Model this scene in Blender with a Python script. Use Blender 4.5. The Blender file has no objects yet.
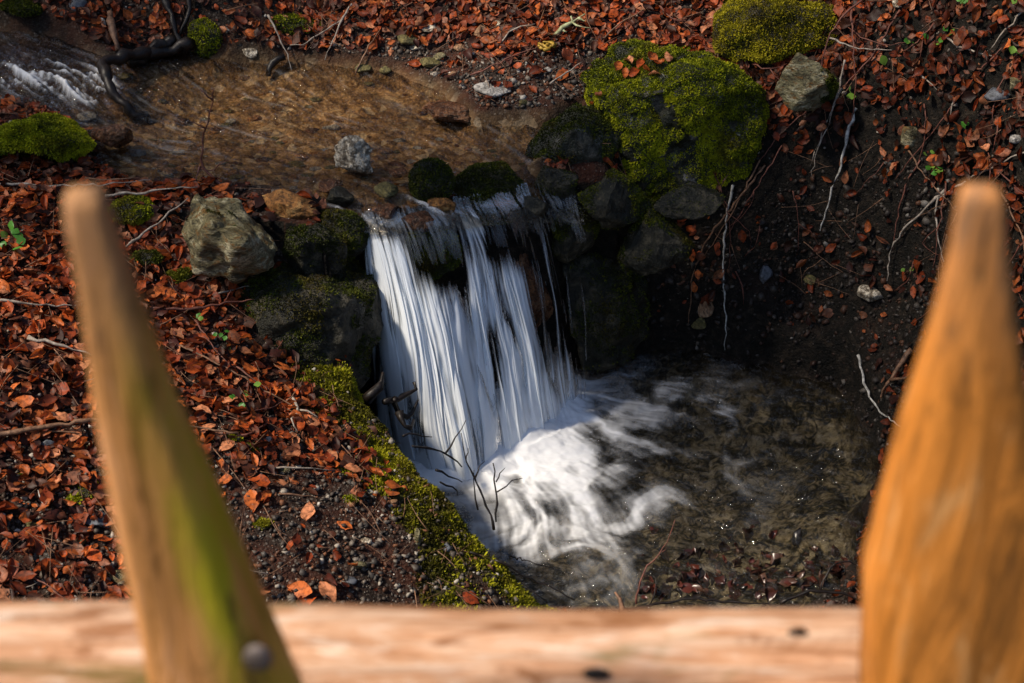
import bpy, bmesh, math
import numpy as np
from mathutils import Vector, Matrix
R = math.radians
rng = np.random.default_rng(7)
COL = bpy.context.scene.collection
SC = bpy.context.scene

# ------------------------------------------------------------------ camera
PITCH = R(35.0); CH = 2.94; F = 1422.0
cam_d = bpy.data.cameras.new('camera'); cam = bpy.data.objects.new('camera', cam_d); COL.objects.link(cam)
cam.location = (0, 0, CH); cam.rotation_euler = (math.pi/2 - PITCH, 0, 0)
cam_d.sensor_width = 36; cam_d.lens = F/1024*36; cam_d.clip_start = .05; cam_d.clip_end = 500
cam_d.dof.use_dof = True; cam_d.dof.focus_distance = 4.5; cam_d.dof.aperture_fstop = 5.6
SC.camera = cam
# ------------------------------------------------------------------ light
SUN_DIR = Vector((-.60, -.125, .78)).normalized()      # towards the sun
w = bpy.data.worlds.new('World'); SC.world = w; w.use_nodes = True
nt = w.node_tree; sky = nt.nodes.new('ShaderNodeTexSky'); sky.sky_type = 'NISHITA'; sky.sun_disc = False
sky.sun_elevation = math.asin(SUN_DIR.z); sky.sun_rotation = math.atan2(SUN_DIR.x, SUN_DIR.y)
bg = nt.nodes['Background']; bg.inputs[1].default_value = .10; nt.links.new(sky.outputs[0], bg.inputs[0])
sl = bpy.data.lights.new('sun', 'SUN'); sl.energy = 5.0; sl.angle = R(5.5); sl.color = (1, .87, .70)
so = bpy.data.objects.new('sun', sl); COL.objects.link(so)
so.rotation_euler = SUN_DIR.to_track_quat('Z', 'Y').to_euler(); so.location = (-6, 0, 9)
SC.view_settings.view_transform = 'Standard'; SC.view_settings.look = 'None'
SC.view_settings.exposure = 0.42; SC.view_settings.gamma = 1.0
SC.cycles.transparent_max_bounces = 24; SC.cycles.max_bounces = 6; SC.cycles.diffuse_bounces = 3
SC.cycles.caustics_reflective = False; SC.cycles.caustics_refractive = False

# ------------------------------------------------------------------ projection helpers
cp, sp_ = math.cos(PITCH), math.sin(PITCH)
CAM = np.array([0, 0, CH]); FW = np.array([0, cp, -sp_]); UP = np.array([0, sp_, cp]); RT = np.array([1., 0, 0])
def ray(px, py):
    return FW + (px-512)/F*RT - (py-341.5)/F*UP
def at(px, py, z):
    d = ray(px, py); return CAM + d*((z-CH)/d[2])
def aty(px, py, y):
    d = ray(px, py); return CAM + d*(y/d[1])
def proj(p):
    q = np.asarray(p) - CAM; dz = q@FW
    return 512 + F*(q@RT)/dz, 341.5 - F*(q@UP)/dz
# ------------------------------------------------------------------ noise
_T = np.random.default_rng(99).random(65536)
def vn(p, seed=0):
    p = np.asarray(p, float); i = np.floor(p).astype(np.int64); f = p-i; f = f*f*(3-2*f)
    r = 0
    for a in (0, 1):
        wa = f[..., 0] if a else 1-f[..., 0]
        for b in (0, 1):
            wb = f[..., 1] if b else 1-f[..., 1]
            for c in (0, 1):
                wc = f[..., 2] if c else 1-f[..., 2]
                h = ((i[..., 0]+a)*73856093) ^ ((i[..., 1]+b)*19349663) ^ ((i[..., 2]+c)*83492791) ^ (seed*2654435)
                r = r + wa*wb*wc*_T[(h ^ (h >> 13)) & 65535]
    return r*2-1
def fbm(p, o=4, seed=0):
    p = np.asarray(p, float); r = 0; a = 1; s = 0
    for k in range(o):
        r = r + a*vn(p*(2**k)+k*7.3, seed+k); s += a; a *= .5
    return r/s
def v3(x, y, z=0): return np.stack([x, y, np.broadcast_to(z, np.shape(x))], -1)
def sst(a, b, x):
    t = np.clip((x-a)/(b-a), 0, 1); return t*t*(3-2*t)
def sdf(poly, x, y):
    """signed distance, negative inside"""
    P = np.asarray(poly); n = len(P); d = np.full(np.shape(x), 1e9); ins = np.zeros(np.shape(x), bool)
    for k in range(n):
        a, b = P[k], P[(k+1) % n]; e = b-a
        wx, wy = x-a[0], y-a[1]; t = np.clip((wx*e[0]+wy*e[1])/(e@e), 0, 1)
        d = np.minimum(d, np.hypot(wx-t*e[0], wy-t*e[1]))
        c = ((a[1] > y) != (b[1] > y)) & (x < (b[0]-a[0])*(y-a[1])/(b[1]-a[1]+1e-12)+a[0]); ins ^= c
    return np.where(ins, -d, d)
def dline(line, x, y):
    P = np.asarray(line); d = np.full(np.shape(x), 1e9)
    for k in range(len(P)-1):
        a, b = P[k], P[k+1]; e = b-a; wx, wy = x-a[0], y-a[1]; t = np.clip((wx*e[0]+wy*e[1])/(e@e), 0, 1)
        d = np.minimum(d, np.hypot(wx-t*e[0], wy-t*e[1]))
    return d
# ------------------------------------------------------------------ mesh helpers
def tag(o, label=None, cat=None, group=None, kind=None):
    if label: o['label'] = label
    if cat: o['category'] = cat
    if group: o['group'] = group
    if kind: o['kind'] = kind
    return o
def mesh(name, V, Fs, mat, parent=None, smooth=True, attrs=None, loc=None):
    V = np.asarray(V, np.float32)
    if loc is not None: V = V - np.asarray(loc, np.float32)
    if not isinstance(Fs, (list, tuple)): Fs = [Fs]
    Fs = [np.asarray(f, np.int32) for f in Fs if len(f)]
    me = bpy.data.meshes.new(name); me.vertices.add(len(V)); me.vertices.foreach_set('co', V.ravel())
    lv = np.concatenate([f.ravel() for f in Fs]); tot = np.concatenate([np.full(len(f), f.shape[1], np.int32) for f in Fs])
    st = np.concatenate([[0], np.cumsum(tot)[:-1]]).astype(np.int32)
    me.loops.add(len(lv)); me.loops.foreach_set('vertex_index', lv)
    me.polygons.add(len(tot)); me.polygons.foreach_set('loop_start', st)
    if smooth: me.polygons.foreach_set('use_smooth', np.ones(len(tot), bool))
    me.update(calc_edges=True); me.validate()
    for k, a in (attrs or {}).items():
        a = np.asarray(a, np.float32)
        if a.ndim == 1:
            at_ = me.attributes.new(k, 'FLOAT', 'POINT'); at_.data.foreach_set('value', a)
        else:
            if a.shape[1] == 3: a = np.concatenate([a, np.ones((len(a), 1), np.float32)], 1)
            at_ = me.attributes.new(k, 'FLOAT_COLOR', 'POINT'); at_.data.foreach_set('color', a.ravel())
    if mat: me.materials.append(mat)
    o = bpy.data.objects.new(name, me); COL.objects.link(o)
    if loc is not None and parent is None: o.location = tuple(float(c) for c in loc)
    if parent is not None: o.parent = parent
    return o
def grid_faces(nu, nv):
    i = np.arange(nu*nv).reshape(nu, nv)
    return np.stack([i[:-1, :-1], i[1:, :-1], i[1:, 1:], i[:-1, 1:]], -1).reshape(-1, 4)
# ------------------------------------------------------------------ materials
class NT:
    def __init__(s, name):
        s.m = bpy.data.materials.new(name); s.m.use_nodes = True; s.t = s.m.node_tree; s.b = s.t.nodes['Principled BSDF']
        s.out = s.t.nodes['Material Output']
    def n(s, typ, **kw):
        x = s.t.nodes.new('ShaderNode'+typ)
        for k, v in kw.items(): setattr(x, k, v)
        return x
    def l(s, a, b): s.t.links.new(a, b)
    def val(s, sock, v):
        if hasattr(v, 'links') or isinstance(v, bpy.types.NodeSocket): s.l(v, sock)
        else: sock.default_value = v
    def co(s, scale=(1, 1, 1), which='Object'):
        c = s.n('TexCoord'); m = s.n('Mapping'); m.inputs['Scale'].default_value = scale; s.l(c.outputs[which], m.inputs[0]); return m.outputs[0]
    def noise(s, vec, sc, det=4, rough=.55, dist=0):
        x = s.n('TexNoise'); s.l(vec, x.inputs['Vector']); x.inputs['Scale'].default_value = sc; x.inputs['Detail'].default_value = det
        x.inputs['Roughness'].default_value = rough; x.inputs['Distortion'].default_value = dist; return x.outputs[0]
    def vor(s, vec, sc, feat='F1', out=0):
        x = s.n('TexVoronoi'); x.feature = feat; s.l(vec, x.inputs['Vector']); x.inputs['Scale'].default_value = sc; return x.outputs[out]
    def ramp(s, fac, stops):
        x = s.n('ValToRGB'); s.l(fac, x.inputs[0]); e = x.color_ramp.elements
        while len(e) < len(stops): e.new(.5)
        for k, (p, c) in enumerate(stops):
            e[k].position = p; e[k].color = (c, c, c, 1) if not isinstance(c, tuple) else (*c, 1)
        return x.outputs[0]
    def mix(s, f, a, b, mode='MIX'):
        x = s.n('Mix', data_type='RGBA', blend_type=mode)
        s.val(x.inputs[0], f); s.val(x.inputs[6], a if not isinstance(a, tuple) else (*a, 1)); s.val(x.inputs[7], b if not isinstance(b, tuple) else (*b, 1))
        return x.outputs[2]
    def math(s, op, a, b=0, clamp=False):
        x = s.n('Math', operation=op, use_clamp=clamp); s.val(x.inputs[0], a); s.val(x.inputs[1], b); return x.outputs[0]
    def attr(s, name, out='Fac'):
        x = s.n('Attribute'); x.attribute_name = name; return x.outputs[out]
    def bump(s, h, strength=.5, dist=.01, prev=None):
        x = s.n('Bump'); s.l(h, x.inputs['Height']); x.inputs['Strength'].default_value = strength; x.inputs['Distance'].default_value = dist
        if prev is not None: s.l(prev, x.inputs['Normal'])
        return x.outputs[0]
    def fin(s, col=None, rough=None, nrm=None, spec=None):
        if col is not None: s.val(s.b.inputs['Base Color'], col if not isinstance(col, tuple) else (*col, 1))
        if rough is not None: s.val(s.b.inputs['Roughness'], rough)
        if nrm is not None: s.l(nrm, s.b.inputs['Normal'])
        if spec is not None: s.b.inputs['Specular IOR Level'].default_value = spec
        return s.m

def m_ground():
    s = NT('soil'); c = s.co()
    n1 = s.noise(c, 9, 6); n2 = s.noise(c, 70, 5, .7)
    cw = s.mix(.035, c, s.n('TexNoise').outputs[1]); vc = s.vor(cw, 120, out=1); vd = s.vor(cw, 120)
    soil = s.ramp(n2, [(.3, (.008, .005, .004)), (.55, (.022, .013, .009)), (.75, (.042, .026, .017))])
    sepv = s.n('SeparateColor'); s.l(vc, sepv.inputs[0])
    peb = s.ramp(sepv.outputs[0], [(.0, (.02, .014, .01)), (.45, (.04, .027, .02)), (.8, (.07, .055, .045)), (.97, (.16, .14, .12))])
    soil = s.mix(s.ramp(vd, [(.35, .65), (.6, 0.0)]), soil, peb)
    soil = s.mix(s.ramp(n1, [(.42, 0.0), (.62, .55)]), soil, (.07, .016, .006))
    # golden stream bed
    n3 = s.noise(c, 26, 6, .65, 1.2)
    vb = s.vor(s.mix(.03, c, s.n('TexNoise').outputs[1]), 30, out=1); sb = s.n('SeparateColor'); s.l(vb, sb.inputs[0])
    bed = s.ramp(n3, [(.28, (.03, .015, .006)), (.44, (.24, .125, .045)), (.56, (.50, .29, .12)), (.68, (.75, .56, .32))])
    bedp = s.ramp(sb.outputs[1], [(.0, (.02, .012, .005)), (.4, (.16, .085, .03)), (.8, (.45, .29, .14)), (.97, (.75, .62, .42))])
    bed = s.mix(.5, bed, bedp); bed = s.mix(s.ramp(s.noise(c, 5, 5, .6, .8), [(.36, .6), (.5, 0.0)]), bed, (.05, .028, .013))
    col = s.mix(s.attr('bed'), soil, bed)
    # pool bed, its patches also painting in caustic ripple light
    n4 = s.noise(c, 11, 3, .55, 1.2)
    n5 = s.noise(c, 26, 3, .55, 2.2); n4 = s.math('ADD', s.math('MULTIPLY', n4, .55), s.math('MULTIPLY', n5, .45)); pool = s.ramp(n4, [(.41, (.006, .006, .004)), (.47, (.075, .065, .042)), (.53, (.34, .25, .155)), (.60, (.62, .49, .34))])
    col = s.mix(s.attr('pool'), col, pool)
    mo = s.ramp(n2, [(.3, (.012, .016, .002)), (.7, (.07, .075, .008))])
    col = s.mix(s.attr('moss'), col, mo)
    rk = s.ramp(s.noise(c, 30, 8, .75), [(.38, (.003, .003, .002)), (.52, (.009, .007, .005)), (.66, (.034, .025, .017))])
    col = s.mix(s.attr('cliff'), col, rk)  # near-black bank colour, with shade included in it
    h = s.math('ADD', s.math('MULTIPLY', n2, 1.0), s.math('MULTIPLY', s.math('SUBTRACT', 1, vd), .3))
    nb = s.bump(h, .9, .012)
    return s.fin(col, s.ramp(n2, [(.3, .5), (.7, .9)]), nb, .18)

def m_rock(name, c1, c2, c3=None, patch=None, patchcol=(.5, .45, .36), rough=(.45, .85), scale=20, layers=0, bumpd=.03):
    s = NT(name); c = s.co()
    if layers: 
        c = s.co((1, 1, layers))
    n1 = s.noise(c, scale, 8, .62, .6); n2 = s.noise(c, scale*6, 5, .7)
    n0 = s.noise(c, scale*.35, 4, .6, .5)
    n1 = s.math('ADD', s.math('MULTIPLY', n1, .7), s.math('MULTIPLY', n0, .3))
    col = s.ramp(n1, [(.38, c1), (.50, c2), (.60, c3 or c2)])
    col = s.mix(s.ramp(n2, [(.38, .8), (.54, 0.0)]), col, tuple(x*.2 for x in c1))
    if patch: col = s.mix(s.ramp(s.noise(c, scale*1.7, 6, .75), [(patch, 0.0), (patch+.06, 1.0)]), col, patchcol)
    h = s.math('ADD', n1, s.math('MULTIPLY', n2, .35))
    return s.fin(col, s.ramp(n1, [(.3, rough[0]), (.7, rough[1])]), s.bump(h, .8, bumpd), .4)

def m_attrcol(name, rough=.6, mott=60, spec=.3, amt=.55, trans=False):
    s = NT(name); c = s.co(); n = s.noise(c, mott, 4, .6)
    col = s.mix(s.ramp(n, [(.35, amt), (.6, 0.0)]), s.attr('tint', 'Color'), (.02, .008, .004))
    m = s.fin(col, rough, None, spec)
    if trans:
        t = s.n('BsdfTranslucent'); s.l(col, t.inputs[0]); mx = s.n('MixShader'); mx.inputs[0].default_value = .25
        s.l(s.b.outputs[0], mx.inputs[1]); s.l(t.outputs[0], mx.inputs[2]); s.l(mx.outputs[0], s.out.inputs[0])
    return m
M_GROUND = m_ground()
M_LEAF = m_attrcol('leaf', .55, 85, .3, .75, True)
M_MOSS = m_attrcol('moss', .7, 30, .2, .25, True)
M_GRAVEL = m_attrcol('gravel', .6, 200, .35, .5)
M_GREEN = m_attrcol('green_leaf', .45, 50, .4, .1, True)
M_GREY = m_rock('grey_rock', (.035, .028, .010), (.20, .175, .085), (.50, .46, .30), layers=2.2, patch=.54, patchcol=(.15, .075, .015), scale=16, rough=(.3, .6))
M_WHITE = m_rock('crusty_rock', (.08, .06, .04), (.36, .29, .20), (.95, .86, .70), scale=40, patch=.52, patchcol=(.85, .76, .60))
M_PALE = m_rock('pale_stone', (.22, .21, .19), (.40, .38, .35), (.6, .58, .54), scale=20)
M_BLUE = m_rock('blue_grey_stone', (.045, .05, .06), (.10, .11, .13), (.17, .18, .2), scale=16, bumpd=.004)
M_BROWN = m_rock('brown_wet_rock', (.03, .014, .007), (.13, .05, .02), (.26, .12, .05), rough=(.12, .4))
M_ORANGE = m_rock('orange_rock', (.12, .05, .012), (.40, .17, .04), (.60, .34, .12), patch=.62, patchcol=(.10, .11, .015))
M_DARK = m_rock('dark_rock', (.005, .006, .003), (.022, .021, .011), (.09, .075, .045), rough=(.25, .6))
M_DARKP = m_rock('dark_rock_lichen', (.008, .010, .006), (.03, .032, .018), (.09, .08, .06), patch=.58, patchcol=(.2, .19, .17), rough=(.3, .7), scale=10)
M_OLIVE = m_rock('olive_stone', (.06, .055, .015), (.17, .14, .045), (.3, .25, .11), scale=18)
M_TAN = m_rock('tan_stone', (.14, .07, .035), (.34, .19, .10), (.5, .33, .2), scale=18)
def m_wood(name, base, dark, green, gpos, axis='z', sc=38, bright=None, pale=None):
    st = {'z': (1, 1, .10), 'x': (.10, 1, 1), 'y': (1, .1, 1)}[axis]; st2 = {'z': (1, 1, .28), 'x': (.28, 1, 1), 'y': (1, .3, 1)}[axis]
    s = NT(name); c = s.co(st); n = s.noise(c, sc, 7, .68, .9); c2 = s.co(st2); g = s.noise(c2, 17, 5, .62, .4); b = s.noise(c2, 34, 5, .7, .6)
    col = s.ramp(n, [(.34, dark), (.48, base), (.62, bright or base)])
    col = s.mix(s.ramp(b, [(.54, 0.0), (.66, .75)]), col, pale or bright or base)
    col = s.mix(s.ramp(b, [(.37, .9), (.46, 0.0)]), col, dark)
    if axis == 'z':
        am = s.math('MULTIPLY', s.attr('algae'), s.ramp(g, [(gpos-.12, 0.25), (gpos+.04, 1.0)])); col = s.mix(am, col, green)
        col = s.mix(s.math('MULTIPLY', s.attr('worn'), s.ramp(b, [(.3, 1.0), (.6, .45)])), col, (.27, .165, .10))
    else: col = s.mix(s.ramp(g, [(gpos, 0.0), (gpos+.08, .85)]), col, green)
    ck = s.noise(s.co((1, 1, .05) if axis == 'z' else (.05, 1, 1)), 95, 3, .6); col = s.mix(s.ramp(ck, [(.30, .85), (.37, 0.0)]), col, (.05, .025, .01))
    return s.fin(col, .62, s.bump(n, .9, .006), .25)
M_STAKE1 = m_wood('stake_wood', (.46, .21, .06), (.19, .085, .02), (.36, .32, .012), .47, bright=(.60, .28, .10), pale=(.66, .34, .17))
M_STAKE2 = m_wood('stake_wood_orange', (.52, .19, .03), (.20, .08, .015), (.22, .15, .02), .56, bright=(.78, .29, .05), pale=(.72, .38, .14))
M_RAIL = m_wood('rail_wood', (.55, .30, .17), (.28, .12, .05), (.17, .13, .03), .58, axis='x', sc=70, bright=(.66, .45, .32), pale=(.80, .66, .55))
M_DECK = m_wood('deck_wood', (.2, .15, .1), (.1, .07, .05), (.1, .1, .04), .7, axis='y')
def m_plain(name, a, b, rough=.6, sc=60):
    s = NT(name); n = s.noise(s.co(), sc, 5, .7); return s.fin(s.ramp(n, [(.35, a), (.65, b)]), rough, s.bump(n, .6, .003), .35)
M_TWPALE = m_plain('pale_twig', (.12, .09, .07), (.42, .37, .31))
M_TWRED = m_plain('red_twig', (.06, .02, .015), (.20, .075, .05))
M_TWBRN = m_plain('brown_twig', (.07, .035, .02), (.26, .14, .08))
M_TWBLK = m_plain('wet_black_wood', (.003, .0025, .002), (.018, .011, .008), .45)
M_TWWHT = m_plain('lichen_twig', (.14, .13, .11), (.62, .60, .55))
M_LICH = m_plain('lichen', (.16, .17, .08), (.42, .45, .26))
M_YEL = m_plain('yellow_fungus', (.20, .10, .01), (.50, .34, .05), .5, 90)
M_IRON = m_plain('iron', (.05, .04, .035), (.15, .12, .11), .5)
M_BARK = m_plain('bark', (.04, .03, .02), (.12, .09, .07), .8, 12)

# ------------------------------------------------------------------ terrain
POOL = np.array([(-.60, 3.84), (-.56, 3.60), (-.46, 3.32), (-.305, 3.09), (-.13, 2.91), (.03, 2.77), (.3, 2.72), (.45, 2.70), (.75, 2.74), (1.0, 2.92), (1.08, 3.16),
    (1.2, 3.45), (1.25, 3.69), (1.18, 4.0), (.88, 4.12), (.64, 4.20), (.46, 4.18), (.30, 4.17), (.18, 4.14), (-.02, 4.0), (-.25, 3.93), (-.42, 3.90)])
STR_PX = [(-260, 40, .95), (-60, 18, .95), (60, 34, .92), (120, 62, .87), (190, 60, .83), (300, 64, .81), (400, 74, .80), (450, 92, .79), (480, 118, .78), (545, 118, .78), (590, 108, .78),
    (560, 140, .76), (540, 165, .73), (572, 190, .68), (590, 222, .60), (530, 222, .66), (470, 226, .70), (415, 232, .71), (356, 236, .70), (348, 212, .73), (318, 202, .75), (262, 192, .765), (190, 186, .785), (135, 186, .79), (98, 168, .80), (90, 140, .82), (40, 112, .86), (-60, 105, .9), (-260, 130, .93)]
STR = np.array([at(*p)[:2] for p in STR_PX])
def rbf(P, Z, X, Y, k=0.0):
    P = np.asarray(P); n = len(P); D = np.hypot(P[:, None, 0]-P[None, :, 0], P[:, None, 1]-P[None, :, 1])
    A = np.zeros((n+3, n+3)); A[:n, :n] = D - k*np.eye(n); A[:n, n] = 1; A[:n, n+1:n+3] = P; A[n, :n] = 1; A[n+1:n+3, :n] = P.T
    wv = np.linalg.solve(A, np.concatenate([Z, [0, 0, 0]])); out = wv[n] + wv[n+1]*X + wv[n+2]*Y
    for i in range(n): out = out + wv[i]*np.hypot(X-P[i, 0], Y-P[i, 1])
    return out
SW = np.array([at(*p) for p in [(-200, 70, .95), (0, 60, .93), (60, 75, .90), (110, 110, .83), (200, 100, .80), (300, 120, .785), (420, 130, .77), (540, 120, .775), (300, 190, .755), (365, 220, .735), (420, 205, .745), (470, 210, .725), (530, 200, .69), (575, 218, .62), (180, 170, .79)]])
def zwat(x, y): return rbf(SW[:, :2], SW[:, 2], x, y, .002)
CTRL = [(-300, 200, .95), (-100, 200, .88), (0, 185, .84), (60, 190, .82), (120, 205, .78), (160, 250, .70), (0, 300, .76), (100, 300, .70), (200, 310, .60), (280, 350, .52), (320, 372, .46), (250, 300, .60), (330, 320, .50), (350, 280, .58),
 (0, 420, .66), (120, 420, .60), (250, 420, .52), (350, 430, .42), (0, 550, .54), (150, 550, .49), (300, 520, .42), (400, 500, .35), (0, 680, .44), (200, 680, .40), (350, 640, .33), (450, 620, .22), (-300, 450, .8), (-300, 680, .6),
 (376, 402, .39), (413, 460, .34), (455, 510, .29), (502, 560, .21), (540, 598, .12),
 (110, 160, .82), (190, 190, .80), (250, 200, .78), (300, 205, .765), (362, 222, .70), (420, 215, .72), (470, 213, .69), (530, 205, .66), (575, 215, .60),
 (0, 60, .94), (60, 60, .92), (100, 100, .85), (200, 100, .82), (200, 55, .85), (300, 60, .84), (400, 70, .83), (470, 105, .81), (560, 105, .82), (400, 150, .78), (300, 150, .79),
 (0, 0, 1.03), (150, 20, .95), (250, 30, .93), (350, 20, .95), (450, 20, .94), (450, 55, .86), (550, 20, .97), (600, 80, .86), (650, 10, 1.02), (300, 0, 1.0), (600, -60, 1.2), (200, -60, 1.2), (0, -60, 1.2), (-200, 0, 1.15),
 (700, 0, 1.04), (720, 60, .95), (610, 170, .70), (620, 240, .48), (680, 220, .45), (650, 300, .2), (760, 200, .55), (780, 130, .78), (800, 300, .22), (850, 200, .60), (850, 260, .42), (900, 300, .35), (960, 300, .5), (1000, 400, .45), (930, 420, .2), (900, 150, .80), (1000, 150, .96),
 (850, 80, .95), (950, 50, 1.15), (1000, 0, 1.32), (1100, 100, 1.3), (1100, 300, .9), (1150, 500, .6), (850, 0, 1.15), (780, 10, 1.08), (1050, 250, .8), (900, 560, .10), (980, 600, .2), (700, 660, .04), (600, 650, .03), (850, 650, .08), (500, 690, .15), (1100, 650, .35)]
cpts = np.array([at(*c) for c in CTRL])
EXT = np.array([(-6, 3, 2.0), (-6, 8, 3.4), (0, 9, 3.6), (6, 8, 4.0), (6, 3, 3.2), (-5, -3, 1.3), (5, -3, 1.3), (0, -3, -.2), (-2, .5, .7), (2.2, .5, .7), (0, .8, -.1), (.6, 1.8, -.02), (0, 7, 2.2),
  (-40, 0, 14), (40, 0, 14), (-40, 40, 20), (40, 40, 20), (0, 40, 18), (-40, -40, 8), (40, -40, 8), (0, -40, -2)], float)
GP = np.concatenate([cpts[:, :2], EXT[:, :2]]); GZ = np.concatenate([cpts[:, 2], EXT[:, 2]])
def H0(x, y):
    z = rbf(GP, GZ, x, y, .004)
    near = sst(8, 4, np.abs(x)+np.abs(y-3.5))
    z = z + .03*fbm(v3(x*3.2, y*3.2), 4, 3) + near*(.014+.03*sst(.2, .7, x))*fbm(v3(x*11, y*11), 5, 5) + sst(5, 20, np.hypot(x, y-3))*1.2*fbm(v3(x*.15, y*.15), 3, 8)
    ds = sdf(STR, x, y); zw = zwat(x, y)
    sel = np.abs(x) < 6
    zs = np.where((ds > 0) & (ds < .15) & sel, np.maximum(z, zw+.012*sst(.0, .05, ds)+.0), z)
    k = sst(.01, -.09, ds)
    bed = zw - .034 + .020*fbm(v3(x*9, y*9), 4, 12)
    z = np.where(sel, zs*(1-k)+bed*k, z)
    wob = (.022+.05*sst(.35, .8, x))*fbm(v3(x*6, y*6), 4, 17)
    dp = sdf(POOL, x, y)+wob
    kp = sst(.0, -.11, dp)
    pb = -.10 - .12*sst(-.05, -.4, dp) + .03*fbm(v3(x*8, y*8), 4, 21)
    return z*(1-kp)+pb*kp, k, kp, dp, ds
def spaced(lo, hi, c0, c1, fine):
    core = np.arange(c0, c1+1e-6, fine); out = [core]
    s = fine; x = c0; L = []
    while x > lo: s *= 1.16; x -= s; L.append(x)
    s = fine; x = core[-1]; U = []
    while x < hi: s *= 1.16; x += s; U.append(x)
    return np.concatenate([L[::-1], core, U])
FINE = .0075
gx = spaced(-60, 60, -1.95, 1.95, FINE); gy = spaced(-50, 60, 2.05, 5.35, FINE)
GX, GY = np.meshgrid(gx, gy, indexing='ij')
GH, KB, KP, DP, DS = H0(GX, GY)
i0, j0 = np.searchsorted(gx, -1.95), np.searchsorted(gy, 2.05)
def H(x, y):
    x = np.asarray(x, float); y = np.asarray(y, float)
    i = np.clip(np.searchsorted(gx, x)-1, 0, len(gx)-2); j = np.clip(np.searchsorted(gy, y)-1, 0, len(gy)-2)
    a = np.clip((x-gx[i])/(gx[i+1]-gx[i]), 0, 1); b = np.clip((y-gy[j])/(gy[j+1]-gy[j]), 0, 1)
    return (GH[i, j]*(1-a)*(1-b)+GH[i+1, j]*a*(1-b)+GH[i, j+1]*(1-a)*b+GH[i+1, j+1]*a*b)
def P(px, py, h=0.0):
    d = ray(px, py); t = np.arange(1.5, 14, .004); q = CAM+t[:, None]*d
    k = np.nonzero(q[:, 2]-H(q[:, 0], q[:, 1]) <= h)[0]
    return q[k[0]] if len(k) else q[-1]
def Hn(x, y, e=.03):
    n = np.stack([-(H(x+e, y)-H(x-e, y))/(2*e), -(H(x, y+e)-H(x, y-e))/(2*e), np.ones(np.shape(x))], -1)
    return n/np.linalg.norm(n, axis=-1, keepdims=True)
RIDGE = np.array([at(*c)[:2] for c in [(318, 372, .47), (350, 385, .43), (376, 410, .39), (408, 460, .34), (446, 510, .29), (492, 560, .21), (545, 610, .12)]])
RIDGE_IN = np.array([at(*c)[:2] for c in [(340, 400, .43), (390, 460, .38), (430, 530, .30), (450, 590, .25)]])
PX, PY = proj(np.stack([GX, GY, GH], -1))
mossm = sst(.085, .02, dline(RIDGE, GX, GY)+.03*fbm(v3(GX*11, GY*11), 3, 31)) + sst(.10, .03, dline(RIDGE_IN, GX, GY)+.06*fbm(v3(GX*9, GY*9), 3, 33))*.8
mossm = np.clip(mossm, 0, 1)*(1-KP)*(1-KB)
gyg, gxg = np.gradient(GH, gy, axis=1), np.gradient(GH, gx, axis=0)
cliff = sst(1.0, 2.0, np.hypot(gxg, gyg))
wet_shade = sst(620, 680, PX)*sst(130, 200, PY-.12*(PX-750)-50*sst(850, 1024, PX)+25*fbm(v3(GX*5, GY*5), 3, 19))*(PY < 600); cliff = np.maximum(cliff, wet_shade*.85)  # right bank soil darkened in colour: damp plus the shade over it
deep = sst(.02, -.02, GH)
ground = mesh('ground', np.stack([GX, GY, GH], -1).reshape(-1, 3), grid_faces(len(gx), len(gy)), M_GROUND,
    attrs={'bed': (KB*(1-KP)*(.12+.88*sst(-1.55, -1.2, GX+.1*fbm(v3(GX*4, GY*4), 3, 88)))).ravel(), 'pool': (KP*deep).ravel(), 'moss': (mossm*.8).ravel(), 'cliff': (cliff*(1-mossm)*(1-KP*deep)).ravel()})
tag(ground, kind='structure')

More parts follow.
